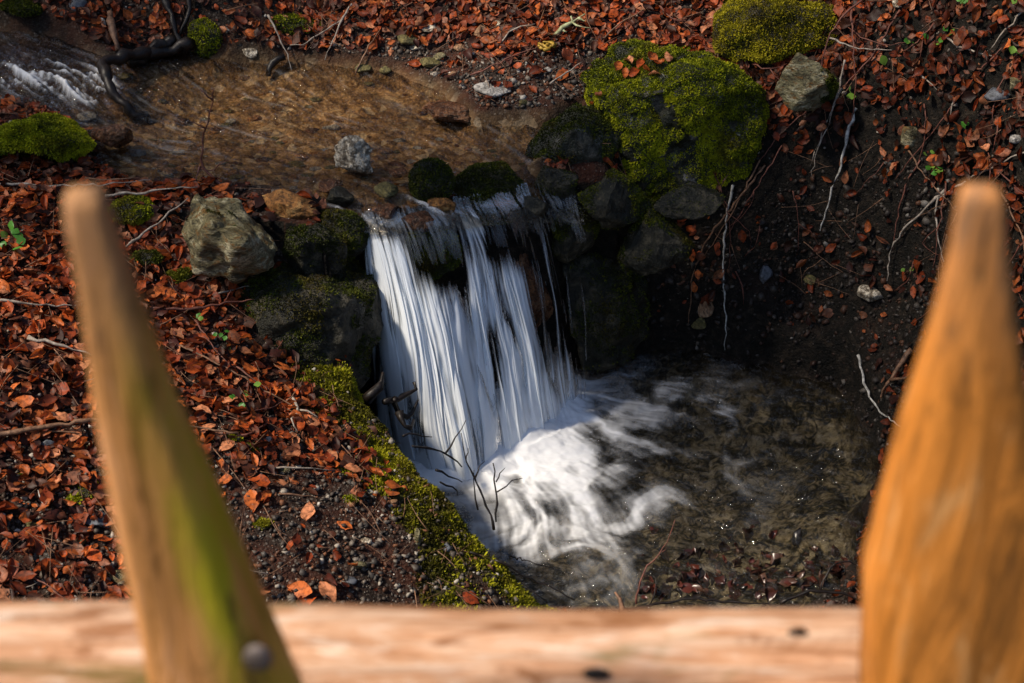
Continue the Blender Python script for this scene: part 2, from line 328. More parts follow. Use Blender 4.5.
# ------------------------------------------------------------------ water
def lic(nx, ny, dx, vx, vy, steps=22, seed=1, blur=1):
    r = np.random.default_rng(seed).random((nx, ny))
    acc = r.copy(); n = 1
    for sgn in (1, -1):
        X, Y = np.meshgrid(np.arange(nx, dtype=float), np.arange(ny, dtype=float), indexing='ij')
        for k in range(steps):
            i = np.clip(X.round().astype(int), 0, nx-1); j = np.clip(Y.round().astype(int), 0, ny-1)
            X += sgn*vx[i, j]; Y += sgn*vy[i, j]
            i = np.clip(X.round().astype(int), 0, nx-1); j = np.clip(Y.round().astype(int), 0, ny-1)
            acc += r[i, j]; n += 1
    a = acc/n
    for _ in range(blur): a = (a+np.roll(a, 1, 0)+np.roll(a, -1, 0)+np.roll(a, 1, 1)+np.roll(a, -1, 1))/5
    a = (a-a.mean())/a.std(); return a
def m_water(name, tint, glossy_rough=.06, foamcol=(.95, .97, 1.0), ior=1.33, nsc=45, bst=.3, murk=0.0, mcol=(.12, .10, .07)):
    s = NT(name); s.t.nodes.remove(s.b)
    tr = s.n('BsdfTransparent'); s.l(s.mix(0.0, (*tint,), (*tint,)), tr.inputs[0])
    gl = s.n('BsdfGlossy'); gl.inputs['Roughness'].default_value = glossy_rough
    n = s.noise(s.co((1, 1, 1)), nsc, 4, .6, 1.6); b = s.bump(n, bst, .012); s.l(b, gl.inputs['Normal'])
    if murk:
        md = s.n('BsdfDiffuse'); s.l(s.mix(s.noise(s.co(), 9, 5, .65, 1.5), tuple(x*.55 for x in mcol), mcol), md.inputs[0]); mm = s.n('MixShader'); mm.inputs[0].default_value = murk
        s.l(tr.outputs[0], mm.inputs[1]); s.l(md.outputs[0], mm.inputs[2]); tr = mm
    fr = s.n('Fresnel'); fr.inputs[0].default_value = ior; s.l(b, fr.inputs[1])
    mx = s.n('MixShader'); s.l(fr.outputs[0], mx.inputs[0]); s.l(tr.outputs[0], mx.inputs[1]); s.l(gl.outputs[0], mx.inputs[2])
    df = s.n('BsdfDiffuse'); df.inputs[0].default_value = (*foamcol, 1)
    tl = s.n('BsdfTranslucent'); tl.inputs[0].default_value = (*foamcol, 1)
    m2 = s.n('MixShader'); m2.inputs[0].default_value = .15; s.l(df.outputs[0], m2.inputs[1]); s.l(tl.outputs[0], m2.inputs[2])
    m3 = s.n('MixShader'); s.l(s.attr('foam'), m3.inputs[0]); s.l(mx.outputs[0], m3.inputs[1]); s.l(m2.outputs[0], m3.inputs[2])
    s.l(m3.outputs[0], s.out.inputs[0]); return s.m
M_POOLW = m_water('pool_water', (.78, .79, .72), .05, ior=1.6, nsc=30, bst=1.0, murk=.05, mcol=(.17, .14, .09))
M_STRW = m_water('stream_water', (.93, .87, .77), .06, ior=1.42, nsc=34, bst=1.0)
M_FALL = m_water('falling_water', (.96, .98, 1.0), .12, foamcol=(.88, .94, 1.0))
LIP = np.array([(.0, *at(358, 224, .71)), (.15, *at(378, 217, .73)), (.3, *at(412, 214, .735)), (.42, *at(455, 206, .72)), (.55, *at(487, 200, .715)), (.7, *at(522, 192, .69)), (.85, *at(550, 190, .665)), (1., *at(574, 222, .58))])
FOOT = np.array([(.0, *at(376, 435, 0)), (.15, *at(425, 470, 0)), (.3, *at(468, 470, 0)), (.42, *at(503, 450, 0)), (.55, *at(538, 428, 0)), (.7, *at(562, 405, 0)), (.85, *at(582, 388, 0)), (1., *at(592, 368, 0))])
def lerpc(T, u): return np.stack([np.interp(u, T[:, 0], T[:, k]) for k in (1, 2, 3)], -1)
# pool surface grid
def pool_surface():
    d = .0042; x = np.arange(-.62, 1.38, d); y = np.arange(2.55, 4.3, d); X, Y = np.meshgrid(x, y, indexing='ij')
    dl = dline(FOOT[1:6, 1:3], X, Y)
    # stream function -> flow
    S = np.array([-.12, 4.0]); rx, ry = X-S[0], Y-S[1]; r = np.hypot(rx, ry)+.05
    psi = fbm(v3(X*2.5, Y*2.5), 2, 41)*.03
    vx = rx/r*.55/(1+r) + np.gradient(psi, d, axis=1); vy = ry/r*.55/(1+r) - np.gradient(psi, d, axis=0)
    m = np.hypot(vx, vy)+1e-6; vx, vy = vx/m, vy/m
    nx, ny = X.shape
    L1 = lic(nx, ny, d, vx, vy, 26, 3, 2); L2 = lic(nx, ny, d, vx, vy, 16, 4, 6)
    # foam tongue towards the lower right
    C = at(516, 434, 0)[:2]; qx, qy = X-C[0], Y-C[1]; a = R(-38)
    ux, uy = qx*math.cos(a)+qy*math.sin(a), -qx*math.sin(a)+qy*math.cos(a)
    tongue = np.exp(-(np.clip(ux, 0, 9)/.52)**2-(np.clip(-ux, 0, 9)/.34)**2-(uy/.40)**2)
    core = np.exp(-(dline(FOOT[1:6, 1:3], X, Y)/.075)**2)+np.exp(-(np.hypot(qx+.075, (qy-.01)*1.1)/.185)**2)*1.15; cB = at(478, 488, 0)[:2]; core = core+.9*np.exp(-(np.hypot(X-cB[0], Y-cB[1])/.11)**2)
    w1 = fbm(v3(X*4, Y*4), 3, 62); wq = fbm(v3(X*5+w1*.9, Y*5-w1*.7), 4, 61); wr = 1-np.abs(fbm(v3(X*6+w1*1.6+wq*.5, Y*6+w1*1.2), 4, 63))*2.6
    f = .22*sst(.0, .9, wr)*sst(1.5, .2, dl)*sst(-.5, .4, wq) + core*(1.6+1.1*wq+.3*wr) + tongue*(.46+.05*L2+.05*L1+1.2*wq+.75*wr) + .05*L1*sst(.9, .1, dl)*sst(-.1, .3, wq)
    f = f + (.30*np.clip(wr-.3, 0, 1)*(1+.35*L1))*sst(.95, .2, dl)*(1+wq)  # faint foam wisps, also painting pale ripple reflections
    sp = vn(v3(X*60+w1*3, Y*85), 66); sp2 = fbm(v3(X*3, Y*3), 2, 67)
    f = f + .22*sst(.70, .95, sp)*sst(1.2, .25, dl)*sst(-.3, .3, sp2)  # fine foam specks that also paint cool glints on the pool
    foam = np.clip(sst(.10, 1.5, f + .05*L1*tongue), 0, 1)*.98
    rp = 1-np.abs(fbm(v3(X*7+psi*9, Y*13), 4, 77))*2; z = .0095*rp + .0035*fbm(v3(X*40, Y*60), 3, 78) + .003*fbm(v3(X*9, Y*9), 3, 71) + np.clip(core, 0, 1.2)*.016*(1+2.0*wq+.8*wr) + .014*tongue*wq
    return mesh('pool_water', np.stack([X, Y, z], -1).reshape(-1, 3), grid_faces(nx, ny), M_POOLW, attrs={'foam': foam.ravel()})
tag(pool_surface(), kind='structure')
def stream_surface():
    d = .0055; x = np.arange(-2.6, .45, d); y = np.arange(3.65, 5.1, d); X, Y = np.meshgrid(x, y, indexing='ij')
    ds = sdf(STR, X, Y); Z = zwat(X, Y)
    gxx, gyy = np.gradient(Z, d, axis=0), np.gradient(Z, d, axis=1)
    psi = fbm(v3(X*4, Y*4), 3, 5)*.05
    vx = .5+ -gxx*2+np.gradient(psi, d, axis=1); vy = -.25-gyy*2-np.gradient(psi, d, axis=0); m = np.hypot(vx, vy); vx, vy = vx/m, vy/m
    L1 = lic(*X.shape, d, vx, vy, 14, 8, 2); L2 = lic(*X.shape, d, vx, vy, 26, 9, 1)
    R0 = at(45, 75, .91)[:2]; R1 = at(95, 85, .87)[:2]
    rap = np.exp(-(np.hypot((X-R0[0])*.8, (Y-R0[1])*1.5)/.17)**2)+np.exp(-(np.hypot((X-R1[0])*1.5, (Y-R1[1]))/.10)**2)*.9+.35*np.exp(-((X+1.9)/.4)**2)
    lip = sst(.20, .02, dline(LIP[:, 1:3], X, Y))  # lip band: foam streaks, also painting white highlights on the water
    foam = np.clip(sst(.5, 2.4, (L1*.8+L2*.5)*(rap+.6*lip)+rap*.55), 0, 1)*.75 + .05*np.clip(L2-1, 0, 2)
    Z = Z+.0045*L1*(.5+rap*2)+.007*fbm(v3(X*10, Y*10), 3, 9)
    keep = (ds < .03)
    f = grid_faces(*X.shape); kf = keep.ravel()[f].all(1); f = f[kf]; u, inv = np.unique(f, return_inverse=True)
    V = np.stack([X, Y, Z], -1).reshape(-1, 3)[u]
    return mesh('stream_water', V, inv.reshape(-1, 4), M_STRW, attrs={'foam': foam.ravel()[u]})
tag(stream_surface(), kind='structure')
def fall_sheet(k):
    nu, nv = 760, 150; u = np.linspace(0, 1, nu); v = np.linspace(-.22, 1, nv); U, Vv = np.meshgrid(u, v, indexing='ij')
    wob = (.028*fbm(v3(U*9+k*3, Vv*1.6), 2, 80+k)+.012*fbm(v3(U*30+k*3, Vv*3.5), 2, 83+k))*sst(.0, .5, Vv)
    L = lerpc(LIP, U+wob*.3); Ft = lerpc(FOOT, np.clip(U+wob*1.5+(k-1)*.035+.03*fbm(v3(U*25+k*9, 0*U), 2, 130+k), 0, 1))
    # local fall length varies : several small steps on the rock
    t = np.clip(Vv, 0, 1); hx = t**.72; hz = t**1.25
    Pp = L + (Ft-L)*hx[..., None]; Pp[..., 2] = L[..., 2]*(1-hz)+Ft[..., 2]*hz
    nrm = np.array([.45, -.85, .1])
    up = np.clip(-Vv, 0, 1)     # part above the lip lies on the stream
    flow = np.array([-.18, .55, 0])
    Pp = Pp + up[..., None]*flow; zz = zwat(Pp[..., 0], Pp[..., 1])
    bl = sst(-.10, .02, Vv); Pp[..., 2] = np.where(Vv < .02, (zz+.004)*(1-bl)+np.minimum(Pp[..., 2], 9)*bl, Pp[..., 2])
    st = fbm(v3(U*48, Vv*1.3+k*9), 3, 90+k)*.9 + fbm(v3(U*140, Vv*2.2+k*5), 2, 95+k)*.65 + fbm(v3(U*22, Vv*1.8+k), 2, 98+k)*.8
    band = lambda c, s: np.exp(-((U-c)/s)**2)
    # density of white water over the face
    D = .75*band(.02, .055)*sst(-.1, .1, Vv) + 1.0*band(.13, .085)*sst(0, .15, Vv) + .85*band(.25, .085)*sst(.12, .5, Vv) + .9*band(.33, .07)*sst(.22, .5, Vv) \
      + 1.0*band(.435, .038)*sst(-.05, .08, Vv) + .72*band(.50, .06)*sst(.18, .38, Vv) + .24*band(.60, .10)*sst(.12, .22, Vv) + .5*band(.72, .018)*sst(.05,.15,Vv) + .42*band(.645, .02) \
      + .36*band(.80, .03) + .30*band(.90, .04)*sst(.05, .15, Vv) + .22*band(.98, .03)
    D = D*(1-.35*sst(.62, 1.0, U)*sst(.55, .9, Vv)) + .6*sst(.72, 1.0, Vv)*sst(.9, .5, U)
    D = D*(1-.30*sst(.45, .62, U)*sst(1.0, .6, Vv)); D = D*(1-.7*band(.33, .055)*sst(.35, .1, Vv))
    st = st+.8*fbm(v3(U*26+k*4, Vv*5), 3, 140+k)
    al = sst(.42, 1.60, D*(.98+st*1.9)+.05*st)*(.82+.12*sst(.6, 1, Vv)) + .16*sst(.2, .9, D)*sst(.1, .4, Vv)*sst(-.6, .6, st)
    al = np.maximum(al, .16*sst(.9, 1.9, 1+st)*sst(-.12, .0, Vv)*sst(.25, .05, Vv)*sst(.2, .7, D+.55))*sst(-.22, -.05, Vv)*sst(0, .02, U)*sst(1, .98, U)
    off = (.03 + .010*st*sst(.05, .4, Vv) + .012*k + .02*fbm(v3(U*8, Vv*2+k), 2, 120+k)*sst(0, .5, Vv))
    Pp = Pp + off[..., None]*nrm
    # drop cells with hardly any water
    f = grid_faces(nu, nv); kf = (al.ravel()[f].max(1) > .02); f = f[kf]; uq, inv = np.unique(f, return_inverse=True)
    return Pp.reshape(-1, 3)[uq], inv.reshape(-1, 4), al.ravel()[uq]
vs, fs, als = [], [], []; off = 0
for k in range(3):
    a, b, c = fall_sheet(k); vs.append(a); fs.append(b+off); als.append(c); off += len(a)
tag(mesh('waterfall', np.concatenate(vs), np.concatenate(fs), M_FALL, attrs={'foam': np.concatenate(als)}), kind='structure')

# ------------------------------------------------------------------ rocks
_ico = {}
def ico(l):
    if l not in _ico:
        bm = bmesh.new(); bmesh.ops.create_icosphere(bm, subdivisions=l, radius=1)
        _ico[l] = (np.array([v.co[:] for v in bm.verts]), np.array([[v.index for v in f.verts] for f in bm.faces])); bm.free()
    return _ico[l]
def rotz(a): c, s = math.cos(a), math.sin(a); return np.array([[c, -s, 0], [s, c, 0], [0, 0, 1]])
def rotx(a): c, s = math.cos(a), math.sin(a); return np.array([[1, 0, 0], [0, c, -s], [0, s, c]])
def roty(a): c, s = math.cos(a), math.sin(a); return np.array([[c, 0, s], [0, 1, 0], [-s, 0, c]])
def rock_v(dims, seed, lvl=4, cuts=9, rough=.10, rot=(0, 0, 0), cutd=(.5, .78)):
    r = np.random.default_rng(seed); v, f = ico(lvl); v = v.copy()
    for k in range(cuts):
        n = r.normal(size=3); n /= np.linalg.norm(n); d = r.uniform(*cutd); s = v@n; v = v-np.outer(np.clip(s-d, 0, 9)*.97, n)
    rdg = 1-np.abs(fbm(v*2.6+seed, 4, seed+9))*2
    v = v*(1+rough*1.2*fbm(v*1.4+seed, 3, seed)[:, None]+rough*.6*fbm(v*5+seed, 4, seed+3)[:, None]+rough*.28*fbm(v*15, 4, seed+5)[:, None]-rough*.7*(np.clip(rdg, .55, 1)-.55)[:, None])
    v = v/np.abs(v).max(0)
    v = v@(rotx(rot[0])@roty(rot[1])@rotz(rot[2])).T
    v = v/np.abs(v).max(0)*np.array(dims)
    return v, f
GREEN1 = np.array([(.04, .055, .004), (.19, .22, .008), (.42, .44, .012), (.58, .56, .02)])
GREEN0 = np.array([(.014, .020, .003), (.04, .052, .005), (.09, .11, .008), (.17, .17, .012)])
GREENY = np.array([(.07, .06, .004), (.22, .19, .008), (.44, .38, .012), (.58, .50, .03)])
def blades(V, F_, w, n, length=.012, width=.0022, pal=GREEN1, seed=1, spread=.75, droop=.35, clump=30):
    r = np.random.default_rng(seed); T = V[F_[:, :3]]; nn = np.cross(T[:, 1]-T[:, 0], T[:, 2]-T[:, 0]); ar = np.linalg.norm(nn, axis=1)+1e-12; nn = nn/ar[:, None]
    p = ar*w; p = p/p.sum(); idx = r.choice(len(F_), n, p=p); a, b = r.random(n), r.random(n); fl = a+b > 1; a[fl], b[fl] = 1-a[fl], 1-b[fl]
    q = T[idx, 0]+(T[idx, 1]-T[idx, 0])*a[:, None]+(T[idx, 2]-T[idx, 0])*b[:, None]; N = nn[idx]
    cl = fbm(q*clump, 3, seed)
    d = N*(.9)+r.normal(size=(n, 3))*spread; d[:, 2] -= droop; d /= np.linalg.norm(d, axis=1)[:, None]
    l = length*r.uniform(.5, 1.3, n)*(1+.9*cl); s = np.cross(d, r.normal(size=(n, 3))); s /= np.linalg.norm(s, axis=1)[:, None]
    l = np.clip(l, .003, 9); q = q+N*(np.clip(cl, -.2, 1)*length*.5)[:, None]
    W = s*(width*r.uniform(.6, 1.4, n))[:, None]
    base = q-N*.002; tip = q+d*l[:, None]; mid = q+d*(l*.5)[:, None]+N*(l*.12)[:, None]
    VV = np.stack([base-W*.6, base+W*.6, mid+W, tip, mid-W], 1).reshape(-1, 3)
    i = np.arange(n)*5; Q = np.stack([i, i+1, i+2, i+4], 1); Tr = np.stack([i+4, i+2, i+3], 1)
    big = fbm(q*5.5+3, 3, seed+2); t = np.clip(.42+.45*cl+.22*r.normal(size=n)+.75*big, 0, .999)*(len(pal)-1); k = t.astype(int); f = (t-k)[:, None]; c = pal[k]*(1-f)+pal[np.minimum(k+1, len(pal)-1)]*f; br_ = sst(.15, .5, fbm(q*9+11, 3, seed+6))[:, None]*.55; c = c*(1-br_)+np.array([.085, .05, .012])*br_*(.6+.8*r.random((n, 1)))
    return VV, [Q, Tr], np.repeat(c, 5, 0)
def vnormals(V, F_):
    T = V[F_]; n = np.cross(T[:, 1]-T[:, 0], T[:, 2]-T[:, 0]); N = np.zeros_like(V)
    for k in range(3): np.add.at(N, F_[:, k], n)
    return N/(np.linalg.norm(N, axis=1)[:, None]+1e-12)
ROCKS = []
def rock(name, label, cat, px, py, wpx, hpx, mat, seed, z=None, lvl=4, br=.8, cuts=9, rough=.10, rot=(0, 0, 0), moss=0, mossn=0, pal=GREEN1, up=0.0, ml=.007, bury=.35, group=None, mthr=0.0, cutd=(.48, .76), toppal=None):
    g = at(px, py, z) if z is not None else P(px, py)
    dep = (g-CAM)@FW; e = math.atan2(CH-g[2], g[1]); a = wpx/2*dep/F; b = a*br; hh = hpx/2*dep/F
    c2 = (hh**2-(b*math.sin(e))**2)
    if c2 < (.3*a)**2:
        b = math.sqrt(max(hh**2-(.35*a*math.cos(e))**2, (.4*hh)**2))/math.sin(e)*.95; c2 = (.35*a*math.cos(e))**2
    c = math.sqrt(c2)/math.cos(e)
    ce = g if z is not None else P(px, py, bury*c)
    lvl = 5 if wpx > 44 and lvl == 4 else lvl; rough = rough*1.25
    v, f = rock_v((a, b, c), seed, lvl, cuts, rough, rot, cutd); V = v+ce
    o = mesh(name, V, f, mat, loc=ce); tag(o, label, cat, group)
    ROCKS.append((ce, a, b, c))
    if mossn:
        N = vnormals(v, f); fn = N[f].mean(1); fc = v[f].mean(1)
        wgt = sst(-.12, .2, fbm(fc*8+seed, 4, seed)*1.5+fn[:, 2]*moss+up-.12)+1e-6
        wgt = np.where(wgt < .02, 1e-9, wgt)
        BV, BF, BC = blades(v, f, wgt, mossn, pal=pal, seed=seed, length=ml)
        mesh('moss', BV, BF, M_MOSS, parent=o, smooth=False, attrs={'tint': BC})
    return o
def hull_rock(name, label, cat, pts, mat, seed, moss=.6, mossn=0, up=0.0, pal=GREEN1, ml=.006, res=.014, disp=.018, sm=3, near=1.0):
    W = np.array([aty(p[0], p[1], p[2]*near) for p in pts]); ce = W.mean(0); bm = bmesh.new()
    for p in W: bm.verts.new(p-ce)
    r = bmesh.ops.convex_hull(bm, input=bm.verts[:]); bmesh.ops.delete(bm, geom=[v for v in bm.verts if not v.link_faces], context='VERTS')
    bmesh.ops.triangulate(bm, faces=bm.faces[:])
    for _ in range(7):
        e = [e for e in bm.edges if e.calc_length() > res*1.5]
        if not e: break
        bmesh.ops.subdivide_edges(bm, edges=e, cuts=1, use_grid_fill=False); bmesh.ops.triangulate(bm, faces=bm.faces[:])
        if _ in (3, 5): 
            for k in range(sm): bmesh.ops.smooth_vert(bm, verts=bm.verts[:], factor=.5, use_axis_x=True, use_axis_y=True, use_axis_z=True)
    v = np.array([x.co[:] for x in bm.verts]); lo, hi = (W-ce).min(0), (W-ce).max(0); v = (v-v.min(0))/(v.max(0)-v.min(0))*(hi-lo)*1.04+lo-(hi-lo)*.02; bm.verts.index_update(); f = np.array([[x.index for x in q.verts] for q in bm.faces]); bm.free()
    N = vnormals(v, f); rd = 1-np.abs(fbm(v*6+seed, 4, seed+9))*2
    v = v+N*(disp*1.6*fbm(v*5+seed, 3, seed)+disp*.8*fbm(v*16, 4, seed+3)+disp*.35*fbm(v*50, 3, seed+4)-disp*1.4*(np.clip(rd, .5, 1)-.5))[:, None]
    o = mesh(name, v+ce, f, mat, loc=ce); tag(o, label, cat)
    if mossn:
        N = vnormals(v, f); fn = N[f].mean(1); fc = v[f].mean(1)
        wgt = sst(-.12, .2, fbm(fc*8+seed, 4, seed)*1.3+fn[:, 2]*moss+up)+1e-6; wgt = np.where(wgt < .02, 1e-9, wgt)
        BV, BF, BC = blades(v, f, wgt, mossn, pal=pal, seed=seed, length=ml)
        mesh('moss', BV, BF, M_MOSS, parent=o, smooth=False, attrs={'tint': BC})
    return o
# big mossy boulders
hull_rock('boulder', 'large boulder thickly covered with green moss, leaves on its top, right of the stream', 'boulder', [(583, 80, 4.5), (600, 62, 4.62), (648, 47, 4.66), (704, 49, 4.66), (744, 62, 4.64), (776, 94, 4.58), (598, 108, 4.34), (650, 92, 4.28), (700, 78, 4.27), (748, 88, 4.30), (782, 140, 4.46), (772, 178, 4.40), (735, 202, 4.32), (690, 209, 4.28), (640, 192, 4.27), (614, 150, 4.30), (640, 150, 4.85), (745, 150, 4.85)], M_DARKP, 12, moss=.9, mossn=150000, up=.38, ml=.007, disp=.032, sm=2)
hull_rock('boulder', 'yellow-green mossy boulder at the top edge, above the largest mossy boulder', 'boulder', [(718, 24, 4.62), (722, -4, 4.85), (748, -14, 4.95), (858, -8, 4.9), (860, 18, 4.65), (832, 40, 4.5), (782, 46, 4.46), (742, 64, 4.46), (722, 52, 4.5), (760, 10, 4.5), (815, 8, 4.52), (780, 60, 5.0)], M_DARK, 23, moss=.8, mossn=70000, up=.42, ml=.007, disp=.026, sm=2, pal=GREENY)
rock('boulder', 'bright mossy boulder at the left edge of the upper stream', 'boulder', 38, 139, 116, 66, M_DARK, 31, z=.89, lvl=5, br=.7, cuts=10, moss=.9, mossn=42000, up=.4, ml=.008, pal=GREEN1)
hull_rock('boulder', 'rough grey angular rock streaked with brown, left of the waterfall above the leaf bank', 'rock', [(180, 216, 3.82), (198, 194, 3.9), (232, 199, 3.92), (262, 221, 3.86), (281, 250, 3.76), (268, 271, 3.68), (236, 283, 3.66), (192, 274, 3.68), (181, 240, 3.72), (212, 225, 3.64), (240, 240, 3.62), (230, 262, 3.62), (230, 230, 4.1)], M_GREY, 44, moss=.1, mossn=1800, up=-.55, pal=GREEN0, disp=.020, sm=1, near=.955)
hull_rock('boulder', 'dark mossy boulder with a pale lichen spot, beside the largest mossy boulder', 'boulder', [(531, 152, 4.28), (546, 124, 4.32), (576, 103, 4.40), (612, 106, 4.42), (620, 140, 4.32), (606, 167, 4.22), (570, 170, 4.2), (538, 163, 4.22), (575, 130, 4.2), (575, 140, 4.6)], M_DARKP, 52, moss=.7, mossn=9000, up=-.25, pal=GREEN0, disp=.014, sm=1)
rock('rock', 'grey-white rock face with moss on its right side, under the top mossy boulder', 'rock', 803, 82, 70, 60, M_GREY, 61, z=.99, br=.7, cuts=12, moss=.2, mossn=9000, up=.02, pal=GREEN0)
# the wall right of the fall
for (px, py, wp, hp, z, sd, lab, mn) in [
  (612, 196, 76, 66, .68, 71, 'dark wet rock wedged below the lichen-spotted boulder', 3500),
  (655, 238, 76, 66, .54, 72, 'dark rock with thin moss beneath the largest mossy boulder', 3500),
  (556, 182, 44, 34, .70, 74, 'small dark rock on the right lip of the waterfall', 800),
  (690, 200, 74, 40, .66, 75, 'grey underside rock jutting out below the largest mossy boulder', 300),
  (576, 236, 50, 56, .52, 76, 'dripping mossy rock at the right edge of the falling water', 3500)]:
    rock('rock', lab, 'rock', px, py, wp, hp, M_DARK, sd, z=z, br=.7, moss=.5, mossn=mn, up=.0, pal=GREEN0, ml=.006)
# around the lip
rock('rock', 'dark mossy rock wedged between the orange-topped rock and the low rock mass', 'rock', 316, 250, 66, 56, M_DARK, 95, z=.70, br=.6, cuts=8, moss=.6, mossn=4000, up=0, pal=GREEN0, ml=.006)
rock('rock', 'orange-topped flat rock on the lip left of the waterfall', 'rock', 288, 206, 62, 42, M_ORANGE, 81, z=.775, br=.7, cuts=12, rough=.08)
rock('rock', 'crusty whitish stone standing in the stream above the waterfall', 'stone', 357, 158, 48, 46, M_WHITE, 82, z=.80, br=.6, cuts=7, rough=.18)
rock('rock', 'round dark mossy stone in the stream just above the waterfall', 'stone', 428, 181, 54, 44, M_DARK, 83, z=.79, br=.8, cuts=4, rough=.06, moss=.5, mossn=7000, up=.35, pal=GREEN0, ml=.0055)
rock('rock', 'wet mossy rock beside the left stream of the waterfall', 'rock', 334, 236, 72, 54, M_DARK, 84, z=.69, br=.7, cuts=5, rough=.06, moss=.6, mossn=6000, up=.15, pal=GREEN0, ml=.0055)
hull_rock('boulder', 'low dark moss-covered rock mass left of the waterfall, under the grey angular rock', 'boulder', [(236, 285, 3.66), (262, 254, 3.8), (302, 247, 3.86), (346, 260, 3.82), (376, 288, 3.72), (376, 335, 3.6), (358, 385, 3.5), (322, 380, 3.42), (268, 345, 3.45), (240, 312, 3.52), (300, 290, 3.5), (345, 300, 3.52), (300, 290, 4.1)], M_DARK, 85, moss=.7, mossn=22000, up=-.12, pal=GREEN0, disp=.024)
hull_rock('rock', 'broad dark mossy rock at the right foot of the waterfall', 'rock', [(560, 264, 4.06), (590, 243, 4.16), (632, 250, 4.2), (652, 290, 4.14), (648, 335, 4.08), (622, 366, 4.0), (586, 370, 3.98), (570, 320, 4.0), (610, 300, 3.98), (610, 300, 4.4)], M_DARK, 73, moss=.6, mossn=9000, up=-.05, pal=GREEN0, disp=.022)
rock('rock', 'mossy rock splitting the waterfall between its left and middle streams', 'rock', 424, 256, 76, 70, M_DARK, 86, z=.60, br=.55, cuts=4, rough=.08, moss=.7, mossn=9000, up=.2, pal=GREEN0, ml=.006)
hull_rock('rock', 'green mossy hump under glassy water in the middle of the lip', 'rock', [(456, 178, 4.05), (470, 164, 4.12), (505, 162, 4.14), (522, 180, 4.08), (526, 206, 3.99), (508, 222, 3.93), (470, 224, 3.89), (455, 206, 3.92), (488, 195, 3.96), (490, 190, 4.3)], M_DARK, 87, moss=.8, mossn=26000, up=.5, pal=GREEN0, ml=.005, disp=.010, sm=4)
rock('rock', 'wet reddish-brown stone beside the left mossy boulder', 'stone', 114, 134, 46, 34, M_BROWN, 88, z=.86, cuts=6)
rock('rock', 'brown rock shelf behind the falling water on the left', 'rock', 400, 330, 90, 150, M_DARK, 90, z=.32, br=.45, cuts=8, moss=.4, mossn=3000, up=-.1, pal=GREEN0)
rock('rock', 'dark rock behind the middle of the waterfall', 'rock', 505, 300, 110, 150, M_BROWN, 91, z=.30, br=.35, cuts=8)
rock('rock', 'dark red-brown lump with wet leaves in the stream below the grey-white stone', 'rock', 446, 112, 56, 26, M_BROWN, 92, z=.785, cuts=10, rough=.2)
